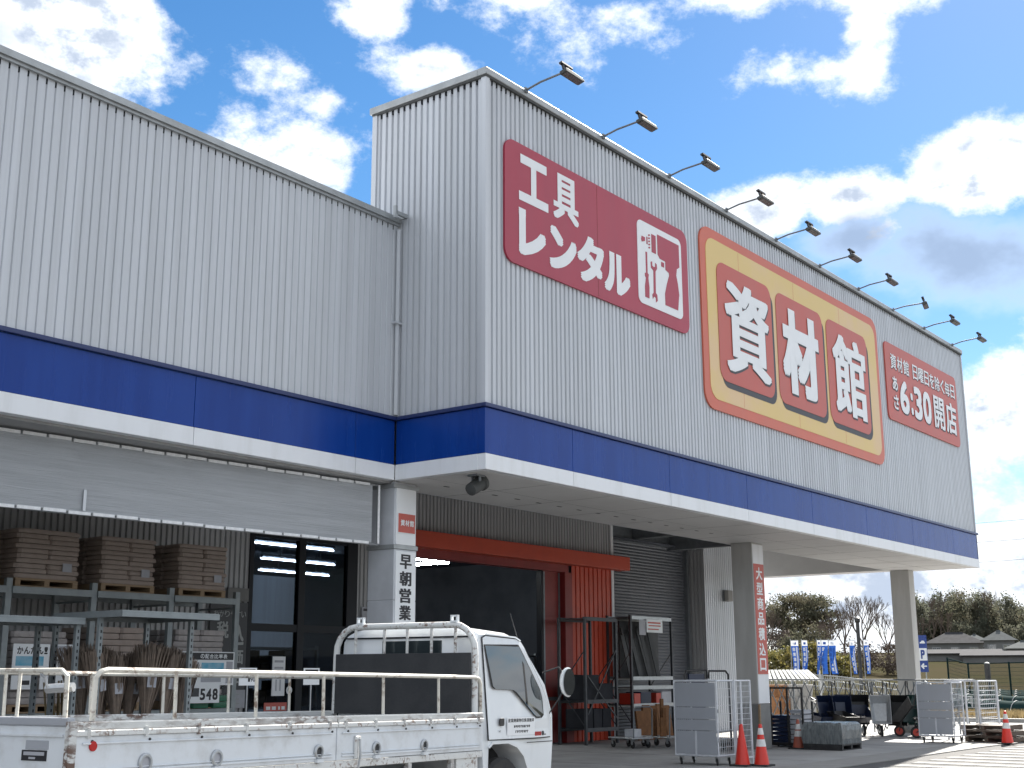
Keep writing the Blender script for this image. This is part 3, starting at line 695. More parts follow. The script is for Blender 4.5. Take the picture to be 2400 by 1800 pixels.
# cab shell lofted across the width with tumblehome
ny = [0.0, .03, .12, .30, WT/2, WT-.30, WT-.12, WT-.03, WT]
mb = MB(); nP = len(cabp); cx = 5.75
for y in ny:
    e = min(y, WT-y)
    for (s, z) in cabp:
        k = max(0, (z-1.35)/.8)
        yy = y
        inset = .10*k
        yy = WT/2+(y-WT/2)*(WT/2-inset)/(WT/2)
        drop = 0
        if e < .30:                      # rounded shoulders on the roof and nose
            q = 1-e/.30
            if z > 1.95: drop = .075*q**2.2
        ss = s-(.022*(1-e/.30)**2 if (e < .30 and s > 6.0) else 0)
        mb.v.append((ss, yy, z-drop))
for i in range(len(ny)-1):
    for k in range(nP):
        a = i*nP+k; b = i*nP+(k+1) % nP; mb.f.append((a, b, b+nP, a+nP))
mb.f.append(tuple(range(nP))); mb.f.append(tuple(reversed(range((len(ny)-1)*nP, len(ny)*nP))))
cab = Q(mb, 'cab', 'truck_white', smooth=True)
def side_y(z): return .10*max(0, (z-1.35)/.8)
def side_plate(poly, d, name, mat, parent, t=.006, far=False, **k):
    mb = MB(); n = len(poly)
    for off in (d, d-t):
        for s, z in poly:
            y = side_y(z)-off if not far else WT-side_y(z)+off
            mb.v.append((s, y, z))
    mb.f = [tuple(range(n)), tuple(reversed(range(n, 2*n)))]+[(i, (i+1) % n, n+(i+1) % n, n+i) for i in range(n)]
    return Q(mb, name, mat, parent, **k)
door_p = [(5.15, 1.07), (5.60, 1.068), (6.20, 1.066), (6.41, 1.07), (6.42, 1.27), (6.37, 1.42), (6.28, 1.58), (5.99, 1.965), (5.93, 2.02), (5.82, 2.05), (5.22, 2.06), (5.155, 2.04)]
def grow(poly, g):
    cx = sum(p[0] for p in poly)/len(poly); cz = sum(p[1] for p in poly)/len(poly); out = []
    for s, z in poly:
        d = math.hypot(s-cx, z-cz); out.append((s+(s-cx)/d*g, z+(z-cz)/d*g))
    return out
win_p = [(5.175, 1.965), (5.86, 1.975), (5.94, 1.88), (6.205, 1.55), (6.235, 1.46), (6.245, 1.30), (6.20, 1.275), (6.10, 1.275), (6.05, 1.30), (5.72, 1.515), (5.66, 1.54), (5.30, 1.548), (5.255, 1.575)]
for far in (False, True):
    side_plate(grow(door_p, .014), .0035, 'door_gap', 'dark_frame', cab, .003, far)
    dr = side_plate(door_p, .010, 'door', 'truck_white', None, .0068, far, bevel=.004)
    side_plate(grow(win_p, .022), .013, 'window_rubber', 'rubber', dr, .003, far)
    side_plate(win_p, .0155, 'window', 'car_glass', dr, .0025, far)
    side_plate([(5.90, 1.40), (5.93, 1.38), (5.93, 1.80), (5.90, 1.83)], .0175, 'window_divider', 'rubber', dr, .0022, far)
    side_plate(rrect(5.335, 1.195, 5.425, 1.27, .018), .022, 'handle', 'black_paint', dr, .012, far, bevel=.004)
    side_plate(rrect(5.345, 1.135, 5.365, 1.155, .008), .014, 'lock', 'galv', dr, .004, far)
    side_plate([(5.22, 2.075), (5.80, 2.06), (5.90, 2.03), (5.91, 2.042), (5.81, 2.075), (5.22, 2.09)], .02, 'rain_gutter', 'truck_white', cab, .02, far)
# wheel arch lip, lower sill line
side_plate([(5.155, .99), (5.22, 1.025), (5.52, 1.025), (5.70, .98), (5.835, .89), (5.91, .77), (5.94, .60), (5.965, .60), (5.935, .79), (5.855, .91), (5.71, 1.005), (5.525, 1.052), (5.215, 1.052), (5.14, 1.0)], .012, 'arch_lip', 'truck_white', cab, .014)
side_plate([(5.92, 1.018), (6.47, 1.018), (6.47, 1.026), (5.92, 1.026)], .002, 'panel_seam', 'dark_frame', cab, .002)
# carrier permit plate on the door
pl = side_plate([(5.495, 1.10), (6.065, 1.10), (6.065, 1.273), (5.495, 1.273)], .013, 'permit_plate', 'sign_white', TR, .0025)
letters('産業廃棄物収集運搬車', (5.51, 1.225, 6.05, 1.262), -.013, 'ink_black', pl, .02, depth=.001)
mk = MB(); r = random.Random(3)
for row, (a, b, zz) in enumerate(((5.63, 5.95, 1.172), (5.66, 5.90, 1.122))):
    s = a
    while s < b:
        mk.box(s, -.0145, zz, s+.012, -.0132, zz+.024).box(s+.012, -.0145, zz+r.uniform(0, .018), s+.024, -.0132, zz+.024); s += .034
mk.build('small_print', 'ink_black', pl)
bd = MB()
for k in range(5): bd.box(6.075+k*.028, -.0135, 1.085, 6.093+k*.028, -.0105, 1.125)
b_ = bd.build('badge', 'red_lens', TR)
MB().lathe([(.024, 0), (.024, .003)], 14, Matrix.Translation((6.245, -.0105, 1.107)) @ Matrix.Rotation(rad(90), 4, 'X')).box(6.275, -.0135, 1.09, 6.31, -.0105, 1.10).build('emblem', 'ink_black', b_)
# windscreen, front grille, bumper, lamps
def front_pt(z):
    pts = [(.75, 6.465), (1.02, 6.50), (1.29, 6.495), (1.60, 6.385), (2.00, 6.07), (2.09, 5.97)]
    for (a, sa), (b, sb) in zip(pts, pts[1:]):
        if a <= z <= b: return sa+(sb-sa)*(z-a)/(b-a)
    return 6.45
mb = MB(); zs = [1.36, 1.6, 1.8, 1.97]
mb.v = [(front_pt(z)+.008, y, z) for z in zs for y in (.20, WT/2, WT-.20)]
mb.f = [(r_*3+c, r_*3+c+1, r_*3+c+4, r_*3+c+3) for r_ in range(3) for c in range(2)]
Q(mb, 'windscreen', 'car_glass', smooth=True)
Q(MB().box(6.30, .02, .42, 6.56, WT-.02, .66), 'bumper', 'truck_white', bevel=.04)
for y in (.10, WT-.38):
    Q(MB().box(6.44, y, .78, 6.515, y+.28, .98), 'headlight', 'lamp_glass', bevel=.02)
Q(MB().box(6.40, .035, .74, 6.49, .075, 1.0), 'turn_signal', 'rail_paint', bevel=.012)
Q(MB().box(6.40, .06, .66, 6.50, WT-.06, .72), 'grille', 'dark_frame')
for k in range(2): Q(MB().tube([(6.47, .35+k*.6, 1.37), (6.30, .75+k*.6, 1.72)], .008, 6), 'wiper', 'black_paint')
Q(MB().box(5.062, .50, 1.855, 5.072, 1.22, 2.02), 'rear_window', 'car_glass', bevel=.003)
Q(MB().box(5.056, .12, 2.045, 5.072, 1.68, 2.06), 'roof_seam', 'dark_frame')
# mirror
mr = Q(MB().tube([(6.30, .02, 1.72), (6.44, -.10, 1.78), (6.52, -.12, 1.70)], .009, 6).tube([(6.40, .0, 1.30), (6.46, -.08, 1.44), (6.52, -.12, 1.55)], .008, 6), 'mirror_arm', 'black_paint')
R = Matrix.Translation((6.52, -.17, 1.625)) @ Matrix.Rotation(rad(-3), 4, 'Z') @ Matrix.Diagonal((.13, .075, .155, 1))
sp = MB(); nu, nv = 18, 9
for j in range(nv+1):
    ph = math.pi*j/nv
    for i in range(nu):
        th = 2*math.pi*i/nu; x, y, z = math.sin(ph)*math.cos(th), math.sin(ph)*math.sin(th), math.cos(ph)
        if y < 0: y *= .15
        sp.v.append(tuple(R @ Vector((x, y, z))))
for j in range(nv):
    for i in range(nu):
        a = j*nu+i; b = j*nu+(i+1) % nu; sp.f.append((a, b, b+nu, a+nu))
Q(sp, 'mirror_shell', 'truck_white', mr, smooth=True)
R2 = Matrix.Translation((6.52, -.17, 1.625)) @ Matrix.Rotation(rad(-3), 4, 'Z') @ Matrix.Translation((0, -.0145, 0)) @ Matrix.Rotation(rad(90), 4, 'X') @ Matrix.Diagonal((.115, .14, 1, 1))
Q(MB().lathe([(1, 0), (1, .004)], 24, R2), 'mirror_glass', 'mirror_dark', mr)
Q(MB().tube([(5.985, .12, 1.99), (5.74, .10, 2.31)], [.005, .003], 5), 'antenna', 'black_paint')
# wheels
def wheel(x, y, z, r, w, name='wheel'):
    R = Matrix.Translation((x, y, z)) @ Matrix.Rotation(rad(90), 4, 'X')
    t = Q(MB().lathe([(r*.60, -w/2), (r*.93, -w/2), (r, -w/2+.03), (r, w/2-.03), (r*.93, w/2), (r*.60, w/2)], 32, R, cap=False), name, 'rubber', smooth=True)
    MB().lathe([(r*.62, -w/2+.01), (r*.62, w/2-.02), (r*.5, w/2-.04), (r*.36, w/2-.01), (r*.2, w/2), (r*.02, w/2)], 28, R).build('rim', 'galv', t, smooth=True)
for y in (.13, WT-.13): wheel(5.50, y, .486, .41, .20)
for y in (.14, .36, WT-.36, WT-.14): wheel(1.45, y, .43, .41, .19)
Q(MB().box(.1, .50, .55, 5.6, .58, .74).box(.1, WT-.58, .55, 5.6, WT-.50, .74), 'chassis', 'black_paint')
Q(MB().box(3.2, .16, .45, 4.2, .48, .80), 'fuel_tank', 'black_paint', bevel=.04)
Q(MB().box(5.10, .06, .60, 5.145, .50, 1.03), 'wheel_guard', 'black_paint')
Q(MB().box(5.16, .3, .62, 5.9, WT-.3, 1.02), 'inner_arch', 'black_paint')
# load bed
Q(MB().box(.03, .05, .93, 5.02, WT-.05, .975), 'bed_floor', 'black_board')
for y0, y1 in ((0.004, .06), (WT-.06, WT-.004)):
    Q(MB().box(.03, y0, .915, 5.04, y1, .972), 'bed_side_rail', 'truck_rusty_light', bevel=.006)
    for x in (.6, 1.4, 2.2, 3.0, 3.8, 4.5): Q(MB().box(x, y0+.01, .84, x+.05, y1, .915), 'bed_bracket', 'truck_rusty')
Q(MB().box(4.60, .02, .70, 4.98, .06, .914).box(4.70, .015, .76, 4.86, .02, .86), 'front_bracket', 'truck_rusty_light')
for side in (0, 1):
    f = lambda a, b: (a, b) if not side else (WT-b, WT-a)
    for (x0, x1) in ((.035, 2.732), (2.744, 5.045)):
        a, b = f(0, .035)
        g = Q(MB().box(x0, a, .978, x1, b, 1.236), 'side_gate', 'truck_bed_white', bevel=.006)
        a, b = f(-.012, .0)
        for zz, hh in ((1.185, .012), (1.005, .016), (1.03, .006)): Q(MB().box(x0+.06, a, zz, x1-.06, b, zz+hh), 'gate_ridge', 'truck_bed_white', g, bevel=.004)
        a, b = f(-.014, .04)
        Q(MB().box(x0, a, 1.237, x1, b, 1.274), 'gate_lip', 'truck_rusty_light', g, bevel=.006)
        a, b = f(-.006, .05)
        Q(MB().box(x0, a, 1.275, x1, b, 1.328), 'gate_top', 'truck_rusty', g, bevel=.008)
        for k in range(6):
            xx = x0+.1+k*(x1-x0-.2)/5; a, b = f(-.018, .0)
            Q(MB().box(xx-.012, a, 1.225, xx+.012, b, 1.29), 'gate_strap', 'truck_rusty', g)
            a, b = f(-.006, 0)
            Q(MB().lathe([(.009, 0), (.009, .008)], 8, Matrix.Translation((xx+.04, a+.006 if not side else b, 1.205)) @ Matrix.Rotation(rad(90), 4, 'X')), 'bolt', 'black_paint', g)
    if not side:
        for xx, rr in ((.643, .062), (1.333, .06), (2.499, .058), (3.281, .058), (4.012, .055)):
            Rm = Matrix.Translation((xx, -.001, 1.055)) @ Matrix.Rotation(rad(90), 4, 'X')
            h = Q(MB().lathe([(rr, 0), (rr, .012), (rr*.86, .02), (rr*.66, .02), (rr*.6, .008)], 22, Rm, cap=False), 'rope_hook', 'galv', smooth=True)
            Q(MB().lathe([(rr*.62, .0), (rr*.62, .006)], 18, Rm), 'hook_pocket', 'black_board' if xx > 2 else 'poster_grey', h)
            Q(MB().box(xx-rr*.7, -.03, .975, xx+rr*.7, -.002, 1.0), 'hook_foot', 'truck_bed_white', h)
        lt = Q(MB().box(2.965, -.028, .98, 3.035, -.002, 1.165), 'gate_latch', 'truck_rusty_light', bevel=.01)
        Q(MB().tube([(3.0, -.04, 1.14), (3.0, -.05, 1.02), (2.985, -.04, .90)], .011, 6), 'latch_lever', 'galv', lt)
        Q(MB().lathe([(.032, 0), (.032, .008), (.028, .012)], 18, Matrix.Translation((.183, -.001, 1.175)) @ Matrix.Rotation(rad(90), 4, 'X')), 'reflector', 'red_lens')
    # pipe rail
    y = .028 if not side else WT-.028
    x0 = .19
    rl = Q(MB().tube([(x0, y, 1.33), (x0, y, 1.60), (x0+.04, y, 1.64), (x0+.10, y, 1.652), (4.93, y, 1.658), (5.0, y, 1.645), (5.035, y, 1.60), (5.04, y, 1.33)], .018, 8), 'pipe_rail', 'rail_paint', smooth=True)
    for xx in (.915, 1.758, 2.573, 3.405, 4.283):
        Q(MB().tube([(xx+.01, y, 1.328), (xx, y, 1.652)], .0135, 8), 'rail_post', 'rail_paint', rl, smooth=True)
# tailgate
tg = Q(MB().box(0, .03, .978, .032, WT-.03, 1.30), 'tailgate', 'truck_bed_white', bevel=.006)
Q(MB().box(-.012, .02, 1.30, .045, WT-.02, 1.352), 'tailgate_top', 'cart_grey', tg, bevel=.008)
Q(MB().box(-.012, .06, 1.235, .0, WT-.06, 1.25).box(-.012, .06, 1.0, 0, WT-.06, 1.014), 'tailgate_ridge', 'truck_bed_white', tg)
Q(MB().box(-.004, .20, 1.085, -.0005, .43, 1.15), 'sticker', 'ink_black', tg)
Q(MB().box(-.006, .22, 1.118, -.0045, .41, 1.14).box(-.006, .30, 1.095, -.0045, .36, 1.108), 'sticker_print', 'poster_grey', tg)
Q(MB().box(-.003, .19, 1.155, -.0005, .40, 1.21), 'grey_patch', 'cart_grey', tg)
for a_ in (-.012, WT-.03): Q(MB().box(-.02, a_, .95, .04, a_+.042, 1.33), 'corner_post', 'truck_rusty', tg)
rr_ = Q(MB().tube([(.03, .10, 1.34), (.03, .11, 1.61), (.03, .16, 1.645), (.03, WT-.16, 1.645), (.03, WT-.10, 1.34)], .016, 8), 'rear_rail', 'rail_paint', smooth=True)
for y in (.55, .95, 1.35): Q(MB().tube([(.03, y, 1.34), (.03, y, 1.645)], .012, 8), 'rail_post', 'rail_paint', rr_, smooth=True)
Q(MB().tube([(.04, .30, 1.53), (.06, .22, 1.535), (.10, .12, 1.54)], .03, 8).tube([(.02, .34, 1.62), (.0, .28, 1.60), (.02, .27, 1.53)], .01, 6), 'rope_clamp', 'galv', rr_)
# headboard frame
hx = 4.985
pts = [(hx, .06, 1.30)]+[(hx, .06, 1.85)]+[(hx, .06+.24*(1-math.cos(rad(a))), 1.90+.265*math.sin(rad(a))) for a in (15, 35, 55, 75, 90)]
pts += [(hx, WT-p[1], p[2]) for p in reversed(pts)]
hb = Q(MB().tube(pts, .032, 10), 'headboard_frame', 'truck_rusty_light', smooth=True)
for y in (.29, .57, .86, 1.14, 1.50):
    Q(MB().tube([(hx, y, 1.88), (hx, y, 2.165)], .015, 8), 'headboard_bar', 'truck_rusty', hb)
Q(MB().box(hx-.045, .085, 1.30, hx-.03, WT-.085, 1.892), 'headboard_panel', 'black_board', hb, bevel=.003)
for y in (.30, 1.44): Q(MB().box(hx-.03, y-.035, 2.185, hx+.03, y+.035, 2.205).box(hx-.02, y-.04, 2.195, hx+.02, y-.025, 2.25).box(hx-.02, y+.025, 2.195, hx+.02, y+.04, 2.25).box(hx-.02, y-.04, 2.245, hx+.02, y+.04, 2.26), 'rope_cleat', 'truck_white', hb)
# ------------------------------------------------------------------ racks and goods under the left canopy
def pillow(w, d, h, nu=8, nv=4):
    """sagging filled sack, centred, lying flat"""
    mb = MB()
    for j in range(nv+1):
        v = -math.pi/2+math.pi*j/nv
        for i in range(nu):
            u = 2*math.pi*(i+.5)/nu
            f = lambda c, e: math.copysign(abs(c)**e, c)
            mb.v.append((w/2*f(math.cos(v), .10)*f(math.cos(u), .20), d/2*f(math.cos(v), .10)*f(math.sin(u), .20), h/2*f(math.sin(v), .5)))
    for j in range(nv):
        for i in range(nu):
            a = j*nu+i; b = j*nu+(i+1) % nu; mb.f.append((a, b, b+nu, a+nu))
    return mb
BAGM = {}
def bag(mat, w, d, h, parent, loc, rz):
    k = (mat, w, d, h)
    if k not in BAGM:
        o = pillow(w, d, h).build('bag', mat, parent, smooth=True); BAGM[k] = o.data
        for p in o.data.polygons: p.use_smooth = True
    else: o = link('bag', BAGM[k], None, parent)
    o.location = loc; o.rotation_euler = (0, 0, rz)
    return o
def pallet_parts(t, w, d, z0=0.0, mat='wood_pale', h=.12):
    pl = MB().box(0, 0, z0+h-.03, w, d, z0+h).box(0, 0, z0, w, d, z0+.02).build('pallet_deck', mat, t)
    for x in (0, w/2-.04, w-.08): MB().box(x, .004, z0+.021, x+.08, d-.004, z0+h-.031).build('pallet_block', mat, t)
    return pl
def load(x0, x1, y0, z0, layers, mat, label, note=True, h=.0705, group='stacked sack loads on the rack', per=2):
    w = x1-x0; d = .9
    t = thing('sack_pallet', label, 'pallet load', (x0, y0, z0), 0, group)
    pallet_parts(t, w, d)
    r = random.Random(int(x0*77)); bw = w/per
    for k in range(layers):
        sh = (.02 if k % 2 else -.015)
        np_ = 2 if k % 3 else 1; bw = w/np_
        for j in range(np_):
            for row in range(2):
                bag(mat, round(bw*1.04, 3), .46, h*1.06, t, (bw*(j+.5)+sh*.4+r.uniform(-.012, .012), .225+row*.45+r.uniform(-.012, .012), .12+h*(k+.5)), r.uniform(-.03, .03)+(math.pi if r.random() < .5 else 0))
    if note: MB().box(w*.72, -.018, .24, w*.72+.15, -.012, .36).build('load_label', 'poster_grey', t)
    return t
RK = thing('pallet_rack', 'long grey steel pallet rack under the left canopy', 'rack', (0, 0, 0))
for x in (-7.12, -5.75, -4.38, -3.0, -1.6, -.27):
    for y in (4.98, 5.92):
        MB().box(x-.045, y, .012, x+.045, y+.07, 2.96 if y < 5.5 else 2.9).build('upright', 'rack_steel', RK)
    MB().bar((x, 5.05, .3), (x, 5.92, .9), .03, .03).bar((x, 5.92, .9), (x, 5.05, 1.6), .03, .03).bar((x, 5.05, 1.6), (x, 5.92, 2.3), .03, .03).bar((x, 5.05, 2.7), (x, 5.92, 2.7), .03, .03).build('brace', 'rack_steel', RK)
for a, b in ((-7.12, -5.75), (-5.75, -4.38), (-4.38, -3.0), (-3.0, -1.6), (-1.6, -.27)):
    for z in (2.80, 1.06):
        for y in (4.955, 5.98): MB().box(a+.046, y, z-.05, b-.046, y+.045, z+.05).build('beam', 'rack_steel', RK, bevel=.004)
        MB().box(a+.05, 5.001, z+.02, b-.05, 5.97, z+.05).build('deck', 'steel_grey', RK)
load(-5.68, -4.68, 5.02, 2.852, 10, 'paper_bag', 'load of brown sacks cut off by the left edge of the picture')
load(-4.27, -3.27, 5.02, 2.852, 10, 'paper_bag', 'load of brown sacks on the rack, furthest left of three whole ones')
load(-2.87, -1.91, 5.02, 2.852, 10, 'paper_bag', 'load of brown sacks on the rack, middle one of three')
load(-1.44, -.50, 5.02, 2.852, 10, 'paper_bag', 'load of brown sacks on the rack end beside the dark window')
lg = 'stacked sack loads on the lower rack level'
load(-4.22, -3.35, 5.05, 1.112, 11, 'paper_bag_grey', 'grey sacks stacked behind the two white cement notices', False, .092, lg)
load(-2.88, -2.0, 5.05, 1.112, 12, 'paper_bag', 'brown sacks stacked low on the rack behind the brooms', False, .092, lg)
load(-1.42, -.45, 5.05, 1.112, 12, 'paper_bag_grey', 'pinkish grey sacks stacked above the mixing table notice', False, .092, lg)
# notices fixed to the rack
def notice(name, label, x0, z0, x1, z1, y, mat='sign_white', cat='notice'):
    t = thing(name, label, cat, (0, 0, 0))
    MB().box(x0, y, z0, x1, y+.012, z1).build('board', mat, t)
    return t
t = notice('easy_cement_notice', 'white notice with black brush lettering over a blue block on the rack', -4.27, 1.66, -3.70, 2.06, 4.93)
for i, (ch, w) in enumerate(zip('かんたん!', (.1, .1, .1, .1, .06))): letters(ch, (-4.21+i*.105, 1.92, -4.21+i*.105+w*.93, 2.02), 4.93, 'ink_black', t, .03, depth=.002)
MB().box(-4.22, 4.927, 1.76, -3.79, 4.93, 1.89).build('blue_block', 'poster_cyan', t)
t = notice('cement_notice', 'white notice with a grey square and small black lettering beside the blue one', -3.66, 1.66, -3.335, 2.06, 4.93)
MB().box(-3.64, 4.927, 1.88, -3.355, 4.93, 2.04).build('grey_square', 'poster_grey', t)
letters('セメント', (-3.58, 1.80, -3.36, 1.85), 4.93, 'ink_black', t, .03, depth=.002)
MB().box(-3.62, 4.927, 1.69, -3.40, 4.93, 1.735).build('caption_strip', 'ink_black', t)
for i, (a, b, lab) in enumerate(((-4.27, -3.94, 'white price card hanging low on the rack at far left'), (-3.83, -3.70, 'narrow white price card low on the rack left of the thin bamboo'), (-3.60, -3.42, 'small white price card directly above the thin bamboo canes'))):
    t = notice('price_card', lab, a, 1.44, b, 1.63, 4.92, cat='price card')
    MB().box(a+.10, 4.918, 1.50, b-.05, 4.92, 1.56).build('print', 'ink_black', t)
t = notice('mixing_table_notice', 'notice with dark header about mixing ratios at the rack end', -1.53, 1.47, -.34, 1.99, 4.92)
MB().box(-1.51, 4.917, 1.865, -.36, 4.92, 1.975).build('header', 'ink_black', t)
for i, ch in enumerate('の配合比率表'): letters(ch, (-1.03+i*.092, 1.885, -.95+i*.092, 1.955), 4.917, 'sign_white', t, .02, depth=.002)
MB().box(-1.0, 4.917, 1.64, -.55, 4.92, 1.82).build('pale_panel', 'poster_cyan', t)
MB().box(-.50, 4.917, 1.50, -.37, 4.92, 1.84).box(-1.48, 4.917, 1.80, -1.05, 4.92, 1.83).box(-1.0, 4.917, 1.52, -.6, 4.92, 1.6).build('table_lines', 'poster_grey', t)
t = notice('price_notice', 'white price notice reading five hundred and forty eight', -1.22, 1.20, -.63, 1.47, 4.90, cat='price sign')
for i, ch in enumerate('548'): letters(ch, (-1.02+i*.125, 1.245, -.915+i*.125, 1.42), 4.90, 'ink_black', t, .035, depth=.002)
MB().box(-1.20, 4.897, 1.30, -1.04, 4.90, 1.43).build('product_patch', 'sign_dark', t)
for i in range(4):
    tag(pillow(.36, .5, .11).build('green_sack', 'green_bag', None, (-.9+(i % 2)*.4, 5.25, 1.165+(i//2)*.1), smooth=True), 'dark green sack lying behind the price notice', 'sack', 'green sacks behind the price notice')
# dark wall sign between rack and window
t = notice('guide_sign', 'dark upright wall sign with large pale characters next to the window', .70, 1.3, 1.57, 2.93, 6.84, 'sign_dark', 'sign')
for i, ch in enumerate('わかりやすい'): letters(ch, (.78+i*.128, 2.66, .89+i*.128, 2.77), 6.84, 'sign_dim', t, .01, depth=.003)
for ch, bx in (('税', (.86, 2.28, 1.14, 2.58)), ('込', (1.20, 2.16, 1.50, 2.56)), ('価', (1.22, 1.82, 1.50, 2.10)), ('格', (1.22, 1.48, 1.50, 1.76))): letters(ch, bx, 6.84, 'sign_dim', t, (.03, .02), depth=.003)
tag(MB().box(1.08, 6.83, 2.95, 1.57, 6.86, 3.19).build('wall_plaque', 'dado'), 'plain grey plaque high on the ribbed wall beside the window', 'plaque')
t = notice('window_poster', 'white paper with lines stuck on the left dark window', 2.24, 1.25, 2.56, 1.97, 6.855, 'sign_white', 'poster')
MB().box(2.29, 6.852, 1.86, 2.51, 6.855, 1.90).box(2.29, 6.852, 1.74, 2.51, 6.855, 1.78).box(2.29, 6.852, 1.62, 2.51, 6.855, 1.66).box(2.33, 6.852, 1.34, 2.36, 6.855, 1.55).box(2.43, 6.852, 1.34, 2.46, 6.855, 1.55).build('print', 'poster_grey', t)
t = notice('red_window_poster', 'red strip poster low on the dark window', 2.07, .98, 2.63, 1.13, 6.855, 'sign_red', 'poster')
MB().box(2.12, 6.852, 1.0, 2.22, 6.855, 1.06).box(2.26, 6.852, 1.0, 2.36, 6.855, 1.06).box(2.42, 6.852, 1.0, 2.46, 6.855, 1.06).box(2.50, 6.852, 1.0, 2.58, 6.855, 1.06).build('print', 'sign_white', t)
t = notice('no_entry_sticker', 'small round white sticker on the dark window', 2.66, 1.335, 2.665, 1.34, 6.856, 'sign_white', 'sticker')
MB().lathe([(.075, 0), (.075, .004)], 18, Matrix.Translation((2.68, 6.858, 1.35)) @ Matrix.Rotation(rad(90), 4, 'X')).build('disc', 'sign_white', t)
MB().lathe([(.04, 0), (.04, .005)], 14, Matrix.Translation((2.68, 6.8545, 1.35)) @ Matrix.Rotation(rad(90), 4, 'X')).build('symbol', 'ink_black', t)
t = notice('white_menu_board', 'pale notice sheet on the wall left of the dark window', 1.20, 1.05, 1.58, 1.37, 6.83, 'poster_grey', 'notice')
MB().box(1.26, 6.828, 1.12, 1.45, 6.83, 1.14).box(1.26, 6.828, 1.2, 1.45, 6.83, 1.22).box(1.26, 6.828, 1.28, 1.45, 6.83, 1.30).build('print', 'sign_dim', t)
t = notice('door_hours_plate', 'small grey plate on the ribbed wall left of the near pillar', 4.60, 2.58, 5.05, 2.98, 6.86, 'poster_grey', 'plate')
MB().box(4.68, 6.858, 2.64, 4.73, 6.86, 2.70).box(4.86, 6.858, 2.64, 4.91, 6.86, 2.70).box(4.64, 6.858, 2.90, 5.0, 6.86, 2.95).build('print', 'ink_black', t)
# angle-steel display racks nearer the lot
def angle_rack(x0, x1, y0, y1, zt, label, over):
    t = thing('angle_rack', label, 'rack', (0, 0, 0))
    for x in (x0+.05, x1-.05):
        for y in (y0+over, y1-.03):
            mb = MB().box(x-.028, y, .012, x-.024, y+.05, zt-.075).box(x-.024, y, .012, x+.028, y+.004, zt-.075)
            p = mb.build('post', 'rack_steel', t)
            hl = MB(); z = .3
            while z < zt-.16: hl.box(x-.006, y-.0015, z, x+.010, y-.0002, z+.035); z += .075
            hl.build('post_slots', 'dark_frame', p)
    MB().box(x0, y0, zt-.02, x1, y1, zt).build('top_board', 'rack_steel', t)
    MB().box(x0, y0-.003, zt-.075, x1, y0+.025, zt-.021).box(x0, y0+.026, zt-.075, x0+.025, y1, zt-.021).box(x1-.025, y0+.026, zt-.075, x1, y1, zt-.021).box(x0+.026, y1-.025, zt-.075, x1-.026, y1, zt-.021).build('top_frame', 'rack_steel', t)
    for z in (.35, 1.0): MB().box(x0+.08, y0+over+.06, z-.02, x1-.08, y1-.06, z+.01).build('shelf_board', 'steel_grey', t)
    return t
angle_rack(-5.36, -3.95, 1.0, 2.36, 2.35, 'angle steel display rack holding brooms in front of the pallet rack', .45)
angle_rack(-7.0, -5.46, 1.55, 2.42, 2.27, 'lower angle steel rack at the left edge behind the truck bed', .05)
# brooms standing head up
def broom(h, spread, seed):
    t = thing('brush_broom', 'brown brushwood broom standing head up in the display rack', 'broom', (0, 0, 0), 0, 'brooms in the angle steel rack')
    MB().tube([(0, 0, 0), (.01, 0, h*.62)], .014, 6).build('handle', 'bamboo', t)
    r = random.Random(seed); mb = MB()
    for k in range(320):
        a = r.uniform(0, 6.283); q = math.sqrt(r.random())
        b = Vector((.025*q*math.cos(a), .025*q*math.sin(a), h*r.uniform(.40, .50)))
        e = Vector((spread*q*math.cos(a)+r.uniform(-.02, .02), spread*.55*q*math.sin(a)+r.uniform(-.02, .02), h*(1-.05*q)*r.uniform(.93, 1.0)))
        mid = (b+e)/2+Vector((r.uniform(-.015, .015), r.uniform(-.015, .015), 0))
        w = Vector((-math.sin(a), math.cos(a), 0))*.007
        mb.add([b-w, b+w, mid+w, mid-w, e+w*.7, e-w*.7], [(0, 1, 2, 3), (3, 2, 4, 5)])
    mb.build('bristles', 'broom_brown', t, kind='stuff')
    MB().tube([(0, 0, h*.48), (0, 0, h*.52)], .035, 8).build('binding', 'black_paint', t)
    MB().box(-.05, -spread*.34, h*.66, .06, -spread*.34+.004, h*.74).build('paper_label', 'poster_grey', t)
    return t
bs = [broom(1.66, .26, 1), broom(1.58, .24, 2), broom(1.70, .27, 3)]
r = random.Random(5)
for k in range(10):
    src = bs[k % 3]; o = src if k < 3 else copy_tree(src)
    o.location = (-5.08+(k % 5)*.27+r.uniform(-.04, .04), 1.66+(k//5)*.3+r.uniform(-.03, .03), .362)
    o['label'] = '%s brushwood broom from the left in the %s row of the display rack' % (ORD[k % 5], 'front' if k < 5 else 'back')
    o.rotation_euler = (r.uniform(-.08, .04), (-.14, -.05, .04, .10, .22)[k % 5], r.uniform(-.4, .4))
t = thing('bamboo_bundle', 'bundle of thin yellowish bamboo canes leaning behind the truck rail', 'canes', (-4.86, 2.62, .012))
r = random.Random(9)
for k in range(26):
    x = r.uniform(-.28, .28); y = r.uniform(-.08, .08)
    MB().tube([(x*.6, y, 0), (x+r.uniform(-.08, .08), y+.12, 1.5+r.uniform(-.08, .06))], .012, 5).build('cane', 'bamboo', t)
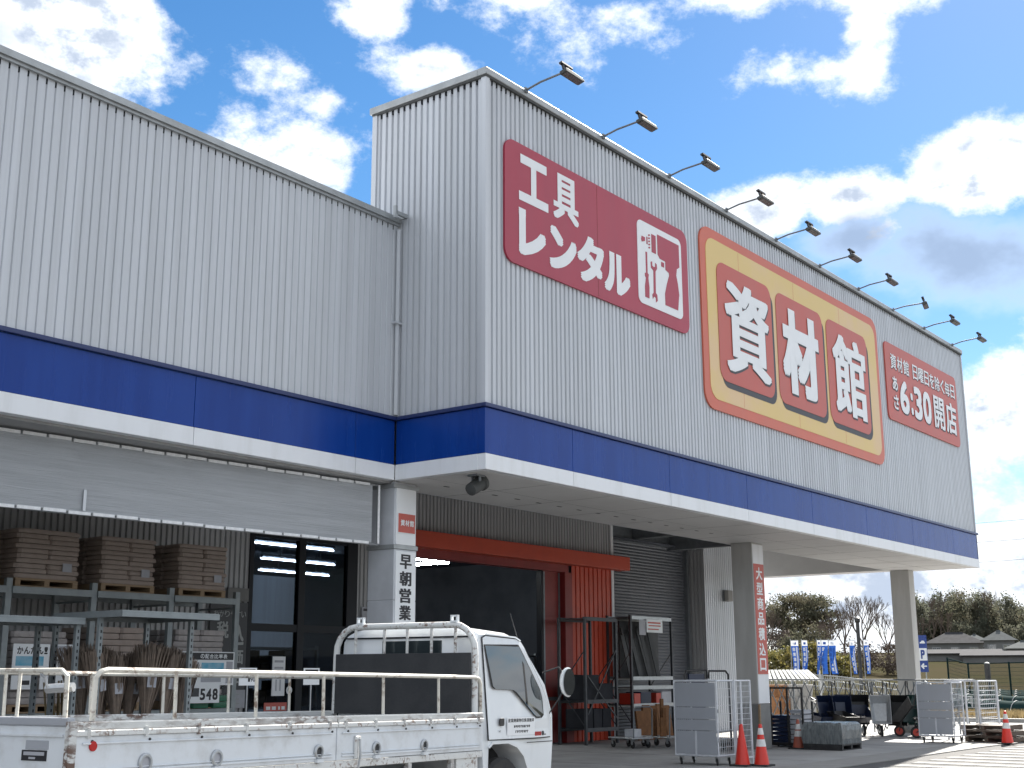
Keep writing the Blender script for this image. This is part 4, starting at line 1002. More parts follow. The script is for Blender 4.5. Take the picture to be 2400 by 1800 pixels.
for (x, lab) in ((-2.07, 'small white price tag on a thin stand showing below the near truck rail'), (-.85, 'small white price tag on a thin stand nearest the black headboard')):
    t = thing('price_tag_stand', lab, 'price tag', (x, 2.6, .012))
    MB().tube([(0, 0, 0), (0, 0, 1.52)], .012, 6).build('stem', 'galv', t)
    MB().lathe([(.14, 0), (.14, .02), (.03, .035)], 16).build('foot', 'black_paint', t)
    MB().box(-.16, -.012, 1.47, .16, -.004, 1.71).build('card', 'sign_white', t)
    MB().box(-.13, -.014, 1.66, .13, -.0121, 1.69).build('print', 'ink_black', t)
    if x < -2:
        for i, ch in enumerate('190'): letters(ch, (-.0+i*.045, 1.52, .04+i*.045, 1.585), -.012, 'ink_black', t, .02, depth=.001)
# ------------------------------------------------------------------ goods by the red door and the loading bay
def steel_rack(name, label, x0, x1, y0, y1, h, levels, bm='galv'):
    t = thing(name, label, 'rack', (0, 0, 0))
    for x in (x0, x1):
        for y in (y0, y1): MB().box(x-.03, y-.03, .012, x+.03, y+.03, h).build('upright', 'dark_steel', t)
        MB().bar((x, y0, .4), (x, y1, 1.3), .02, .02).bar((x, y1, 1.3), (x, y0, 2.2), .02, .02).build('brace', 'dark_steel', t)
    for z in levels:
        for yy in (y0-.035, y1+.005): MB().box(x0+.031, yy, z-.045, x1-.031, yy+.03, z+.045).build('beam', bm, t)
        MB().box(x0+.02, y0, z, x1-.02, y1, z+.02).build('deck', 'dark_steel', t)
    return t
steel_rack('display_rack', 'dark steel rack standing against the red ribbed wall', 11.15, 12.5, 5.85, 6.6, 2.97, (.35, 1.0, 2.93), 'dark_steel')
MB().bar((11.2, 5.82, .7), (12.45, 5.82, 2.2), .02, .03).bar((11.2, 5.82, 1.6), (12.45, 5.82, .6), .02, .03).build('wall_brace', 'dark_steel', bpy.data.objects['display_rack'])
steel_rack('hose_rack', 'steel rack with pale beams in front of the roller shutter', 13.68, 15.72, 6.15, 6.85, 3.12, (.86, 1.30, 1.53, 3.05))
r = random.Random(21)
tag(MB().box(13.74, 6.52, 1.555, 15.66, 6.56, 2.98).build('black_sheet', 'black_board'), 'large black sheet standing at the back of the shutter rack', 'sheet')
for k in range(11):
    x = 13.95+k*.15
    tag(MB().box(-.045, -.01, 0, .045, .012, 1.25+r.uniform(-.25, .2)).build('black_plank', 'black_board', None, (x, 6.35+.03*(k % 3), 1.575), rot=(rad(-4), rad(-16+r.uniform(-3, 3)), 0)), '%s black plank from the left leaning in the rack by the roller shutter' % ORD[k], 'plank', 'black planks in the rack by the shutter')
for k, (x, w, m_) in enumerate(((13.78, .3, 'wheel_red'), (14.1, .5, 'navy'), (14.85, .24, 'wheel_red'), (15.12, .5, 'poster_grey'))):
    tag(MB().box(x, 6.14, .885, x+w, 6.6, 1.16+.03*(k % 2)).build('stock_carton', m_, bevel=.01), ['small red carton at the left of the shelf by the shutter', 'dark blue carton on the shelf by the shutter', 'small red carton in the middle of the shelf by the shutter', 'grey carton with white printed lines on the shelf by the shutter'][k], 'carton', 'cartons on the shelf by the shutter')
for k in range(3):
    tag(MB().box(11.25+k*.4, 5.95, .374+.0, 11.6+k*.4, 6.5, .374+.45).build('dark_carton', 'interior_dark', bevel=.01), '%s dark carton low on the rack by the red wall' % ('leftmost', 'middle', 'rightmost')[k], 'carton', 'dark cartons on the rack by the red wall')
for k in range(2):
    tag(MB().box(11.22+k*.62, 5.90, 1.022, 11.82+k*.62, 6.55, 1.62-k*.2).build('dark_bin', 'interior_dark', bevel=.02), ('taller' if k == 0 else 'shorter')+' dark bin on the middle shelf by the red wall', 'bin', 'dark bins on the rack by the red wall')
t = thing('rack_notice', 'white printed notice clipped to the rack by the shutter', 'notice', (14.75, 6.08, 2.86))
MB().box(-.40, -.01, -.17, .40, .0, .17).build('board', 'sign_white', t)
MB().box(-.34, -.013, .06, .30, -.0101, .10).box(-.30, -.013, -.01, .30, -.0101, .02).box(-.34, -.013, -.10, .2, -.0101, -.07).build('print', 'sign_red', t)
tag(MB().box(14.02, 6.09, 2.62, 14.34, 6.10, 3.0).build('rack_card', 'poster_grey'), 'small grey card beside the white notice on the rack', 'card')
# lumber on platform trolleys
def trolley(x, y, rz, label):
    t = thing('platform_trolley', label, 'trolley', (x, y, .012), rz, 'platform trolleys by the red door')
    MB().box(-.45, -.3, .20, .45, .3, .235).build('deck', 'galv', t, bevel=.01)
    MB().tube([(-.45, -.26, .23), (-.47, -.26, .85), (-.47, -.2, .9), (-.47, .2, .9), (-.47, .26, .85), (-.45, .26, .23)], .015, 8).build('handle', 'steel_grey', t, smooth=True)
    for a in (-.36, .36):
        for b in (-.22, .22):
            w = MB().lathe([(.065, -.018), (.075, -.01), (.075, .01), (.065, .018)], 16, Matrix.Translation((a, b, .075)) @ Matrix.Rotation(rad(90), 4, 'X')).build('caster', 'rubber', t)
            MB().box(a-.03, b-.026, .08, a+.03, b-.022, .199).box(a-.03, b+.022, .08, a+.03, b+.026, .199).build('fork', 'galv', w)
    return t
trolley(10.95, 4.5, rad(70), 'grey platform trolley with small cartons nearest the red door')
trolley(11.75, 4.15, rad(80), 'grey platform trolley carrying lumber behind the left roll cage')
for k in range(7):
    h_ = .55+r.uniform(-.15, .3)
    tag(MB().box(-.05, -.02, 0, .05, .02, h_).build('lumber_piece', 'lumber', None, (11.5+.11*(k % 4), 4.0+.12*(k//2), .2475), rot=(0, 0, r.uniform(-.4, .4))), 'short brown lumber piece standing on a platform trolley', 'lumber', 'lumber pieces on the trolley')
for k in range(5):
    tag(MB().box(-.16, -.03, 0, .16, .03, .78+r.uniform(-.1, .1)).build('timber_block', 'lumber', None, (13.9+.34*k, 6.0, .015), rot=(rad(-8), 0, r.uniform(-.1, .1))), '%s orange brown board from the left propped under the shutter rack' % ORD[k], 'board', 'boards under the rack by the shutter')
tag(MB().box(10.78, 4.3, .2475, 11.1, 4.55, .42).build('white_carton', 'cart_white', bevel=.01), 'low white carton on the trolley nearest the red door', 'carton')
# roll cages
def roll_cage(x, y, w, d, h, label, tail=0.0):
    """panel towards -X, from y (near the wall) down to y-w, going back d along +X"""
    t = thing('roll_cage', label, 'roll cage', (x, y, .012), 0, 'roll cages on the porch')
    z0 = .17
    fr = MB()
    for yy in (0, -w):
        fr.tube([(0, yy, z0), (0, yy, h)], .018, 8)
        fr.tube([(d, yy, z0), (d, yy, h)], .018, 8)
        fr.tube([(0, yy, h), (d, yy, h)], .016, 8).tube([(0, yy, z0), (d, yy, z0)], .016, 8)
    fr.tube([(0, 0, h), (0, -w, h)], .018, 8).tube([(0, 0, z0), (0, -w, z0)], .018, 8).tube([(d, 0, h), (d, -w, h)], .018, 8)
    fr.build('frame', 'cart_white', t, smooth=True)
    zs = [z0+.02, z0+(h-z0)*.33, z0+(h-z0)*.48, z0+(h-z0)*.645, h-.03]
    for a, b in zip(zs, zs[1:]): MB().box(-.022, -w+.02, a+.005, -.006, -.02, b-.005).build('panel', 'cart_grey', t, bevel=.004)
    MB().box(-.03, -w*.52, z0, -.0225, -w*.48, z0+(h-z0)*.33).build('centre_rib', 'cart_white', t)
    for yy in (-w, 0):
        wr = MB()
        for k in range(1, 8): wr.tube([(d*k/8, yy, z0), (d*k/8, yy, h)], .005, 4)
        for k in range(1, 9): wr.tube([(0, yy, z0+(h-z0)*k/9), (d, yy, z0+(h-z0)*k/9)], .005, 4)
        wr.build('wire_side', 'wire_zinc', t)
    MB().box(0, -w, z0-.02, d, 0, z0).build('base', 'galv', t)
    MB().box(-.02, -w-.03, h*.62, .03, -w-.019, h*.66).box(-.02, -w-.03, h*.28, .03, -w-.019, h*.32).build('hinge', 'galv', t)
    for a in (.08, d-.08):
        for b in (-.07, -w+.07):
            wl = MB().lathe([(.05, -.018), (.062, -.012), (.062, .012), (.05, .018)], 18, Matrix.Translation((a, b, .062)) @ Matrix.Rotation(rad(90), 4, 'X') @ Matrix.Rotation(rad(25), 4, 'Y')).build('caster', 'rubber', t)
            MB().box(a-.03, b-.028, .06, a+.03, b-.023, .148).box(a-.03, b+.023, .06, a+.03, b+.028, .148).box(a-.04, b-.04, .1485, a+.04, b+.04, .1495).build('fork', 'galv', wl)
    return t
roll_cage(6.75, .88, .88, .62, 1.49, 'grey panelled roll cage beside the two cones')
t = thing('nested_cage', 'white wire roll cage frame nested behind the left grey panel', 'roll cage', (7.0, -.03, .012), 0, 'roll cages on the porch')
fr = MB()
for x in (0, .25, .62): fr.tube([(x, -.20, .0), (x, -.20, 1.5)], .02, 8)
fr.tube([(0, -.2, 1.49), (.62, -.2, 1.49)], .016, 8).tube([(0, -.2, .12), (.62, -.2, .12)], .016, 8).build('frame', 'cart_white', t)
wr = MB()
for k in range(1, 12): wr.tube([(.62*k/12, -.2, .12), (.62*k/12, -.2, 1.49)], .004, 4)
for k in range(1, 14): wr.tube([(0, -.2, .12+1.37*k/14), (.62, -.2, .12+1.37*k/14)], .004, 4)
wr.build('wire_side', 'wire_zinc', t)
roll_cage(16.6, -.10, .84, .75, 1.40, 'grey panelled roll cage in front of the far pillar')
# black tubular trolley behind the left cage
t = thing('tube_trolley', 'black tubular hand trolley showing above the left roll cage', 'trolley', (10.6, 2.3, .012), rad(-8))
MB().tube([(-.75, 0, 0), (-.78, 0, 1.58), (-.72, 0, 1.68), (0.0, 0, 1.70), (.0, 0, 1.52)], .022, 8).tube([(.06, .0, 1.52), (.08, 0, 1.68), (.68, 0, 1.68), (.78, 0, 1.60), (.80, 0, 0)], .022, 8).build('handle', 'black_paint', t, smooth=True)
MB().box(-.6, .02, .9, -.05, .06, 1.62).build('back_plate', 'navy', t, bevel=.01)
MB().box(-.8, -.25, .12, .8, .25, .18).build('deck', 'black_paint', t)
for a in (-.65, .65): MB().lathe([(.05, -.02), (.06, 0), (.05, .02)], 14, Matrix.Translation((a, .1, .06)) @ Matrix.Rotation(rad(90), 4, 'X')).build('caster', 'rubber', t)
# traffic cones
def cone(x, y, kind, label, h=.70):
    t = thing('traffic_cone', label, 'traffic cone', (x, y, .012 if y > -1 else .0201), 0, 'traffic cones')
    m_ = 'cone_old' if kind == 'old' else 'cone_red'
    rr = lambda z: .135-(.135-.028)*(z-.03)/(h-.03)
    MB().lathe([(rr(.03), .03), (rr(h), h), (.018, h+.008)], 24).build('body', m_, t, smooth=True)
    MB().prism(rrect(-.19, -.19, .19, .19, .05), 0, .03, 'xy').build('base', 'rubber', t, bevel=.006)
    if kind != 'plain':
        for a, b in ((.33, .45), (.53, .64)) if kind != 'old' else ((.30, .44), (.47, .60)):
            MB().lathe([(rr(a*h/.7)+.003, a*h/.7), (rr(b*h/.7)+.003, b*h/.7)], 24, cap=False).build('band', 'cone_white', t, smooth=True)
    return t
cone(7.02, -.33, 'plain', 'plain red traffic cone at the bottom edge beside the left roll cage', .72)
cone(7.20, -.62, 'banded', 'red traffic cone with white bands just right of the plain one', .72)
cone(12.58, 1.16, 'old', 'faded orange traffic cone standing beside the middle pillar', .62)
cone(17.0, -2.02, 'banded', 'red and white traffic cone standing out on the kerb at far right', .74)
MB().box(11.79, 1.67, .30, 11.833, 1.713, .97).build('corner_guard', 'wood_pale', p2, label='brown timber corner guard on the middle pillar')
# film-wrapped pallet
t = thing('wrapped_pallet', 'low pallet load wrapped in cloudy film on the porch', 'pallet load', (12.35, .05, .012))
pallet_parts(t, 1.05, .9, mat='black_paint', h=.13)
mb = MB(); n = 12; r = random.Random(4)
for j, (s_, z) in enumerate(((.0, .131), (.015, .25), (.02, .42), (.0, .53), (-.03, .575))):
    for i in range(n*4):
        e = i//n; f = (i % n)/n
        p = [(f, 0), (1, f), (1-f, 1), (0, 1-f)][e]
        x = -s_+p[0]*(1.05+2*s_); y = -s_+p[1]*(.9+2*s_)
        mb.v.append((x+r.uniform(-.008, .008), y+r.uniform(-.008, .008), z+(r.uniform(-.012, .012) if j > 0 else 0)))
m4 = n*4
for j in range(4):
    for i in range(m4): mb.f.append((j*m4+i, j*m4+(i+1) % m4, (j+1)*m4+(i+1) % m4, (j+1)*m4+i))
mb.f.append(tuple(range(4*m4, 5*m4)))
mb.build('wrapped_load', 'wrap_film', t)
# black frame cage with crates behind the middle pillar
t = thing('frame_cart', 'black square tube cart full of crates behind the middle pillar', 'cart', (13.1, 2.05, .012))
fr = MB()
for y in (0, -.42, -.78):
    fr.box(-.02, y-.02, .06, .02, y+.02, 1.28)
fr.box(-.02, -.80, 1.28, .02, .02, 1.32).box(-.02, -.80, .06, .02, .02, .10).box(.5, -.02, .06, .54, .02, 1.0).box(.5, -.80, .06, .54, -.76, 1.0).box(0, -.80, .03, .54, .02, .06)
fr.build('frame', 'black_paint', t)
for k in range(7):
    tag(MB().box(13.14, 1.66, .085+k*.09, 13.58, 2.04, .16+k*.09).box(13.13, 1.655, .15+k*.09, 13.59, 2.045, .165+k*.09).build('crate', 'navy'), 'dark stacking crate in the black cart, %s from the bottom' % ORD[k], 'crate', 'dark crates in the black cart')
    tag(MB().box(13.14, 1.28, .085+k*.11, 13.58, 1.60, .15+k*.11).box(13.13, 1.275, .15+k*.11, 13.59, 1.605, .165+k*.11).build('tray', 'poster_grey'), 'pale plastic tray in the black cart, %s from the bottom' % ORD[k], 'tray', 'pale trays in the black cart')
for a in (.1, .45):
    for b in (-.1, -.68): MB().lathe([(.03, -.012), (.03, .012)], 12, Matrix.Translation((a, b, .03)) @ Matrix.Rotation(rad(90), 4, 'X')).build('caster', 'rubber', t)
# wheelbarrows stood on their noses
def barrow(mat, wheelmat, label, single=True, rz=0.0, loc=(0, 0, 0), tilt=78):
    t = thing('wheelbarrow', label, 'wheelbarrow', loc, rz, 'wheelbarrows stood up under the canopy')
    # built lying ready for use along +X (wheel in front at x=0.65), then stood on the nose
    T = Matrix.Translation((0, 0, .19)) @ Matrix.Rotation(rad(tilt), 4, 'Y') @ Matrix.Translation((-.70, 0, -.19))
    def tr(mb): mb.v = [tuple(T @ Vector(p)) for p in mb.v]; return mb
    tray = MB()
    lo = [(.45, .20), (-.25, .24), (-.25, -.24), (.45, -.20)]; hi = [(.66, .33), (-.42, .36), (-.42, -.36), (.66, -.33)]
    tray.v = [(a, b, .36) for a, b in lo]+[(a, b, .66) for a, b in hi]+[(a*.97, b*.95, .66) for a, b in hi]+[(a*.95, b*.93, .375) for a, b in lo]
    tray.f = [(0, 1, 2, 3)]+[(i, (i+1) % 4, 4+(i+1) % 4, 4+i) for i in range(4)]+[(4+i, 4+(i+1) % 4, 8+(i+1) % 4, 8+i) for i in range(4)]+[(8+i, 8+(i+1) % 4, 12+(i+1) % 4, 12+i) for i in range(4)]+[(12, 13, 14, 15)]
    tr(tray).build('tray', mat, t, bevel=.012)
    fr = MB()
    for s in (-1, 1):
        fr.tube([(.70, .07*s, .19), (.42, .17*s, .33), (-.30, .22*s, .34), (-.62, .26*s, .50), (-.92, .28*s, .56)], .017, 7)
        fr.tube([(-.20, .20*s, .34), (-.34, .24*s, .02), (-.48, .24*s, .02), (-.30, .22*s, .34)], .014, 6)
    fr.tube([(-.34, -.24, .10), (-.34, .24, .10)], .012, 6)
    tr(fr).build('frame', 'black_paint', t, smooth=True)
    g = MB()
    for s in (-1, 1): g.tube([(-.80, .275*s, .54), (-.94, .28*s, .565)], .022, 7)
    tr(g).build('grip', 'rubber', t)
    R = T @ Matrix.Translation((.70, 0, .19)) @ Matrix.Rotation(rad(90), 4, 'X')
    w = MB().lathe([(.12, -.035), (.16, -.045), (.19, -.02), (.19, .02), (.16, .045), (.12, .035)], 22, R, cap=False).build('wheel', 'rubber', t, smooth=True)
    MB().lathe([(.125, -.03), (.125, .03), (.05, .04), (.03, .05)], 18, R).build('hub', wheelmat, w, smooth=True)
    return t
# the tray mouth faces the lot; grips point up
barrow('navy', 'galv', 'dark blue wheelbarrow stood upright, leftmost of the row', loc=(18.9, 3.35, .0), rz=rad(232))
barrow('navy', 'galv', 'dark blue wheelbarrow stood upright, second from the left', loc=(19.1, 2.98, .0), rz=rad(226), tilt=80)
barrow('navy', 'galv', 'dark blue wheelbarrow on its wheel beside the bare metal one', loc=(19.2, 2.35, .0), rz=rad(215), tilt=22)
barrow('galv', 'galv', 'bare galvanised wheelbarrow tipped up in the row', loc=(19.0, 1.78, .0), rz=rad(205), tilt=62)
barrow('black_paint', 'wheel_red', 'black wheelbarrow with a red wheel left of the far pillar', loc=(19.3, 1.42, .0), rz=rad(110), tilt=50)
barrow('barrow_green', 'wheel_red', 'dark green wheelbarrow with a red wheel next to the far roll cage', loc=(19.5, 1.0, .0), rz=rad(150), tilt=58)
barrow('navy', 'galv', 'dark blue wheelbarrow on its wheel in front of the upright pair', loc=(18.4, 3.0, .0), rz=rad(250), tilt=8)
barrow('black_paint', 'galv', 'black wheelbarrow on its wheel in front of the bare metal one', loc=(18.5, 2.35, .0), rz=rad(240), tilt=10)
barrow('black_paint', 'wheel_red', 'low black wheelbarrow with a red wheel beside the far roll cage', loc=(18.7, .75, .0), rz=rad(120), tilt=12)
barrow('black_paint', 'galv', 'black wheelbarrow behind the dark blue ones, handles up', loc=(19.9, 2.75, .0), rz=rad(205), tilt=74)
barrow('navy', 'galv', 'dark blue wheelbarrow behind the bare metal one', loc=(19.8, 2.15, .0), rz=rad(222), tilt=70)
barrow('black_paint', 'galv', 'black wheelbarrow stood up behind the black one with a red wheel', loc=(19.9, 1.62, .0), rz=rad(190), tilt=76)
barrow('barrow_green', 'wheel_red', 'dark green wheelbarrow half hidden by the far pillar', loc=(20.1, 1.2, .0), rz=rad(200), tilt=72)
barrow('navy', 'galv', 'dark blue wheelbarrow at the back by the lattice gate', loc=(20.2, 3.3, .0), rz=rad(210), tilt=75)
for o in list(COL.objects):
    if o.name.startswith('wheelbarrow'): o.scale = (.76, .76, .76); o.location.z = .012
# pallets in a low stack on the kerb
for k in range(3):
    t = thing('wooden_pallet', 'weathered dark pallet on the kerb, %s of three stacked' % ('bottom', 'middle', 'top')[k], 'pallet', (17.25+.05*k, -1.95+.03*k, .0205+.135*k), rad(-12+4*k), 'stacked dark pallets')
    for i in range(6): MB().box(i*.2, 0, .105, i*.2+.14, 1.1, .125).build('deck_board', 'wood_dark', t)
    for y in (0, .5, 1.0): MB().box(0, y, .021, 1.14, y+.09, .104).build('bearer', 'wood_dark', t)
    for i in (0, 2, 5): MB().box(i*.2, 0, 0, i*.2+.14, 1.1, .0205).build('base_board', 'wood_dark', t)
# wire cage frames behind the far roll cage
t = thing('wire_cage', 'tall open wire cage on the kerb behind the far roll cage', 'cage', (18.2, -1.05, .0205))
fr = MB()
for x, y in ((0, 0), (0, .8), (1.5, 0), (1.5, .8)): fr.tube([(x, y, 0), (x, y, 1.42)], .03, 8)
for y in (0, .8): fr.tube([(0, y, 1.42), (1.5, y, 1.42)], .02, 6)
fr.tube([(0, 0, 1.42), (0, .8, 1.42)], .02, 6).tube([(1.5, 0, 1.42), (1.5, .8, 1.42)], .02, 6)
fr.build('frame', 'cart_white', t)
wr = MB()
for k in range(1, 12): wr.tube([(0, 0, .1+1.3*k/12), (1.5, 0, .1+1.3*k/12)], .006, 4).tube([(1.5, 0, .1+1.3*k/12), (1.5, .8, .1+1.3*k/12)], .006, 4)
for k in range(1, 10): wr.tube([(1.5*k/10, 0, .1), (1.5*k/10, 0, 1.42)], .004, 4)
wr.build('wire_side', 'wire_zinc', t)
# accordion gate closing the porch end
G = thing('accordion_gate', 'dark folding lattice gate closing off the porch behind the wheelbarrows', 'gate', (21.1, 0, .012))
MB().tube([(0, -.05, 1.44), (0, 7.0, 1.46)], .022, 8).build('top_rail', 'steel_grey', G, smooth=True)
MB().box(-.02, -.08, 0, .02, -.02, 1.46).build('end_post', 'galv', G)
for k in range(22):
    y = .05+k*.30
    MB().bar((.0, y, .10), (.0, y+.62, 1.38), .010, .028).build('lattice_bar', 'steel_grey', G)
    MB().bar((.014, y, 1.38), (.014, y+.62, .10), .010, .028).build('lattice_bar', 'steel_grey', G)
for k in range(6): MB().box(-.02, .4+k*1.2, .02, .02, .43+k*1.2, 1.40).build('mullion', 'steel_grey', G)
# ------------------------------------------------------------------ beyond the lot
def polar(az, D, z=0.0): return Vector((CAM.x+D*math.cos(rad(az)), CAM.y+D*math.sin(rad(az)), z))
def terr(p):
    d = math.hypot(p[0]-CAM.x, p[1]-CAM.y)
    def ss(a, b): t_ = min(1, max(0, (d-a)/(b-a))); return t_*t_*(3-2*t_)
    az = math.degrees(math.atan2(p[1]-CAM.y, p[0]-CAM.x)); q = min(1, max(0, (az-18.2)/1.6))
    return .9*ss(52, 64)*q+(1.6+.9*(1-q))*ss(96, 150)+2.4*ss(150, 215)+2.0*ss(230, 330)
g = MB(); rings = [44, 50, 54, 58, 62, 66, 74, 84, 96, 110, 125, 140, 155, 170, 190, 210, 230, 260, 300, 360, 600, 2200]; na = 96
for d in rings:
    for k in range(na):
        p = polar(360*k/na, d); g.v.append((p.x, p.y, terr(p)-.06 if d > 46 else -.4))
for j in range(len(rings)-1):
    for k in range(na):
        a = j*na+k; b = j*na+(k+1) % na; g.f.append((a, b, b+na, a+na))
struct(g, 'field_terrain', 'field', smooth=True)
# sunlit pale yard between the porch and the flags
struct(MB().box(26.5, -24, .003, 31, 22, .010), 'gravel_yard', 'kerb_concrete')
struct(MB().box(31, -24, .003, 31.3, 22, .14), 'yard_edge', 'dado')
def at_ground(az, D): p = polar(az, D); p.z = terr(p)-.06 if math.hypot(p.x-CAM.x, p.y-CAM.y) > 52 else 0; return p
# banners
r = random.Random(12)
flab = ['blue and white banner, first from the middle pillar', 'blue and white banner, second from the middle pillar', 'narrow blue banner, left of the tight pair in the middle', 'deep blue banner in the middle of the tight pair', 'broad blue banner with white squares right of the tight pair', 'pale twisted blue banner left of the black lamp post', 'blue banner just right of the black lamp post']
for k, (az, wd, tw) in enumerate(((25.0, .40, .5), (24.58, .30, .6), (23.97, .20, .7), (23.73, .36, .4), (23.40, .38, .3), (22.58, .28, .8), (22.0, .28, .8))):
    b = at_ground(az, 70)
    t = thing('banner_flag', flab[k], 'banner', b, rad(az-90), 'blue and white banners along the road')
    MB().tube([(-wd/2, 0, 0), (-wd/2, 0, 2.62)], .022, 6).build('pole', 'white_paint', t)
    MB().tube([(-wd/2, 0, 2.55), (wd/2, 0, 2.55)], .012, 6).build('cross_bar', 'white_paint', t)
    def strip(z0, z1, a0, a1, mat, name, off=0):
        mb = MB(); n = 10
        for i in range(n+1):
            z = z0+(z1-z0)*i/n; q = (2.55-z)/1.75
            for f in (a0, a1):
                x = -wd/2+wd*f; sway = .10*q*math.sin(q*3+k)+(f-.5)*wd*-tw*q*.5
                mb.v.append((x+sway, .05*math.sin(f*5+q*4+k)-off, z))
        mb.f = [(2*i, 2*i+1, 2*i+3, 2*i+2) for i in range(n)]
        return mb.build(name, mat, t, smooth=True)
    strip(.80, 2.26, 0, 1, 'flag_blue', 'cloth')
    strip(2.26, 2.54, 0, 1, 'flag_white', 'top_panel')
    strip(2.33, 2.45, .3, .7, 'flag_blue', 'top_mark', .015)
    if k not in (3,): strip(.85, 2.2, .62, .86, 'flag_white', 'white_stripe', .015)
    for i in range(5): strip(.95+i*.26, 1.13+i*.26, .16, .5, 'flag_white', 'character_block', .017)
# black lamp post
b = at_ground(22.3, 62)
t = thing('lamp_post', 'tall black post standing among the blue banners', 'post', b)
MB().tube([(0, 0, 0), (0, 0, 3.2)], .085, 10).build('shaft', 'black_paint', t)
MB().lathe([(.10, 3.2), (.13, 3.25), (.13, 3.4), (.02, 3.46)], 12).build('cap', 'black_paint', t)
# parking sign
b = at_ground(19.72, 64)
t = thing('parking_sign', 'blue parking sign with white P and left arrow beside the far pillar', 'sign', b, rad(19.72-90))
MB().tube([(.1, .03, 0), (.1, .03, 2.2)], .03, 8).build('post', 'white_paint', t)
MB().box(-.2, 0, .92, .22, .04, 2.62).build('board', 'sign_blue', t)
MB().box(-.18, -.012, 1.45, .20, 0, 2.02).build('white_square', 'sign_white', t)
letters('P', (-.08, 1.53, .10, 1.94), -.012, 'sign_blue', t, .05, depth=.01)
MB().prism([(-.12, 1.19), (.0, 1.33), (.05, 1.28), (.0, 1.22), (.16, 1.22), (.16, 1.16), (.0, 1.16), (.05, 1.10), (.0, 1.05)], -.012, 0).build('arrow', 'sign_white', t)
MB().prism([(-.10, 2.24), (-.09, 2.30), (-.04, 2.31), (.0, 2.37), (.09, 2.37), (.13, 2.30), (.15, 2.24)], -.012, 0).build('car_symbol', 'sign_white', t)
# white pipe railings along the raised road
def railing(az0, D0, az1, D1, n, h, label):
    t = thing('white_railing', label, 'railing', (0, 0, 0))
    pts = []
    for k in range(n+1):
        f = k/n; p = at_ground(az0+(az1-az0)*f, D0+(D1-D0)*f); pts.append(p)
        MB().box(p.x-.03, p.y-.03, p.z-.1, p.x+.03, p.y+.03, p.z+h).build('post', 'white_paint', t)
    for zz in (h-.04, h*.66, h*.33):
        MB().tube([p+Vector((0, 0, zz)) for p in pts], .025, 6).build('rail', 'white_paint', t)
    for k in range(n):
        mb = MB()
        for i in range(1, 8): q = pts[k].lerp(pts[k+1], i/8); mb.tube([q+Vector((0, 0, .1)), q+Vector((0, 0, h-.05))], .012, 4)
        mb.build('balusters', 'white_paint', t)
railing(26.5, 66, 20.7, 58, 9, .82, 'white pipe railing along the raised road behind the banners')
railing(19.8, 60, 17.9, 56, 4, .80, 'white pipe railing right of the far pillar')
# striped awning and stall goods beside the gate
b = at_ground(25.6, 45)
t = thing('striped_awning', 'low white slatted awning left of the banners', 'awning', (b.x, b.y, 0), rad(25.6-90))
for k in range(14):
    MB().add([(-.9+k*.16, .0, 1.42), (-.80+k*.16, .0, 1.42), (-.80+k*.13, .7, 1.78), (-.90+k*.13, .7, 1.78)], [(0, 1, 2, 3)]).add([(-.9+k*.16, .02, 1.40), (-.80+k*.16, .02, 1.40), (-.80+k*.13, .72, 1.76), (-.90+k*.13, .72, 1.76)], [(0, 1, 2, 3)]).build('slat', 'white_paint', t)
for x in (-.85, 1.25): MB().box(x, .6, 0, x+.05, .65, 1.76).box(x, 0, 0, x+.05, .05, 1.42).build('leg', 'white_paint', t)
for k in range(7):
    b = at_ground(25.9-k*.22, 43)
    tag(MB().lathe([(.16, 0), (.22, .36), (.24, .38), (.20, .40), (.20, .36), (.02, .33)], 14, Matrix.Translation((b.x, b.y, .9))).box(b.x-.2, b.y-.2, 0, b.x+.2, b.y+.2, .9).build('plant_tub', 'lumber' if k < 3 else 'kerb_concrete'), ('%s brown tub from the left below the white awning' % ORD[k] if k < 3 else '%s pale tub on a block right of the white awning' % ORD[k-3]), 'tub', 'brown tubs below the awning' if k < 3 else 'pale tubs beside the awning')

# --- trees
def crown(parent, name, mat, c, rx, ry, rz_, n, size, seed, clumps=26, flat=1.0, kind='stuff'):
    r = random.Random(seed); mb = MB(); cl = []
    while len(cl) < clumps:
        p = Vector((r.uniform(-1, 1), r.uniform(-1, 1), r.uniform(-.75, 1)))
        if p.length < 1 and p.length > .45: cl.append(p)
    for k in range(n):
        q = r.choice(cl); o = Vector((r.gauss(0, .17), r.gauss(0, .17), r.gauss(0, .13)))
        p = q+o; p = Vector((c[0]+p.x*rx, c[1]+p.y*ry, c[2]+p.z*rz_))
        a = Vector((r.gauss(0, 1), r.gauss(0, 1), r.gauss(0, 1))).normalized(); b = a.orthogonal().normalized(); cc = a.cross(b)
        s = size*r.uniform(.6, 1.4)
        mb.add([p-b*s, p+cc*s*.6, p+b*s, p-cc*s*.6], [(0, 1, 2, 3)])
    return mb.build(name, mat, parent, kind=kind)
def branches(mb, p, d, L, rr, depth, r, n=5, up=.25, spread=.55):
    e = p+d*L; mid = p+d*L*.5+Vector((r.uniform(-1, 1), r.uniform(-1, 1), 0))*L*.04
    mb.tube([p, mid, e], [rr, rr*.85, rr*.7], n, close=False)
    if depth == 0: return
    k = 3 if depth > 1 else 4
    for i in range(k):
        nd = (d+Vector((r.uniform(-1, 1), r.uniform(-1, 1), r.uniform(-.4, 1)*.7+up))*spread).normalized()
        st_ = e if i < 2 else p.lerp(e, r.uniform(.45, .9))
        branches(mb, st_, nd, L*r.uniform(.55, .8), rr*.62, depth-1, r, 4 if depth < 3 else 5, up, spread)
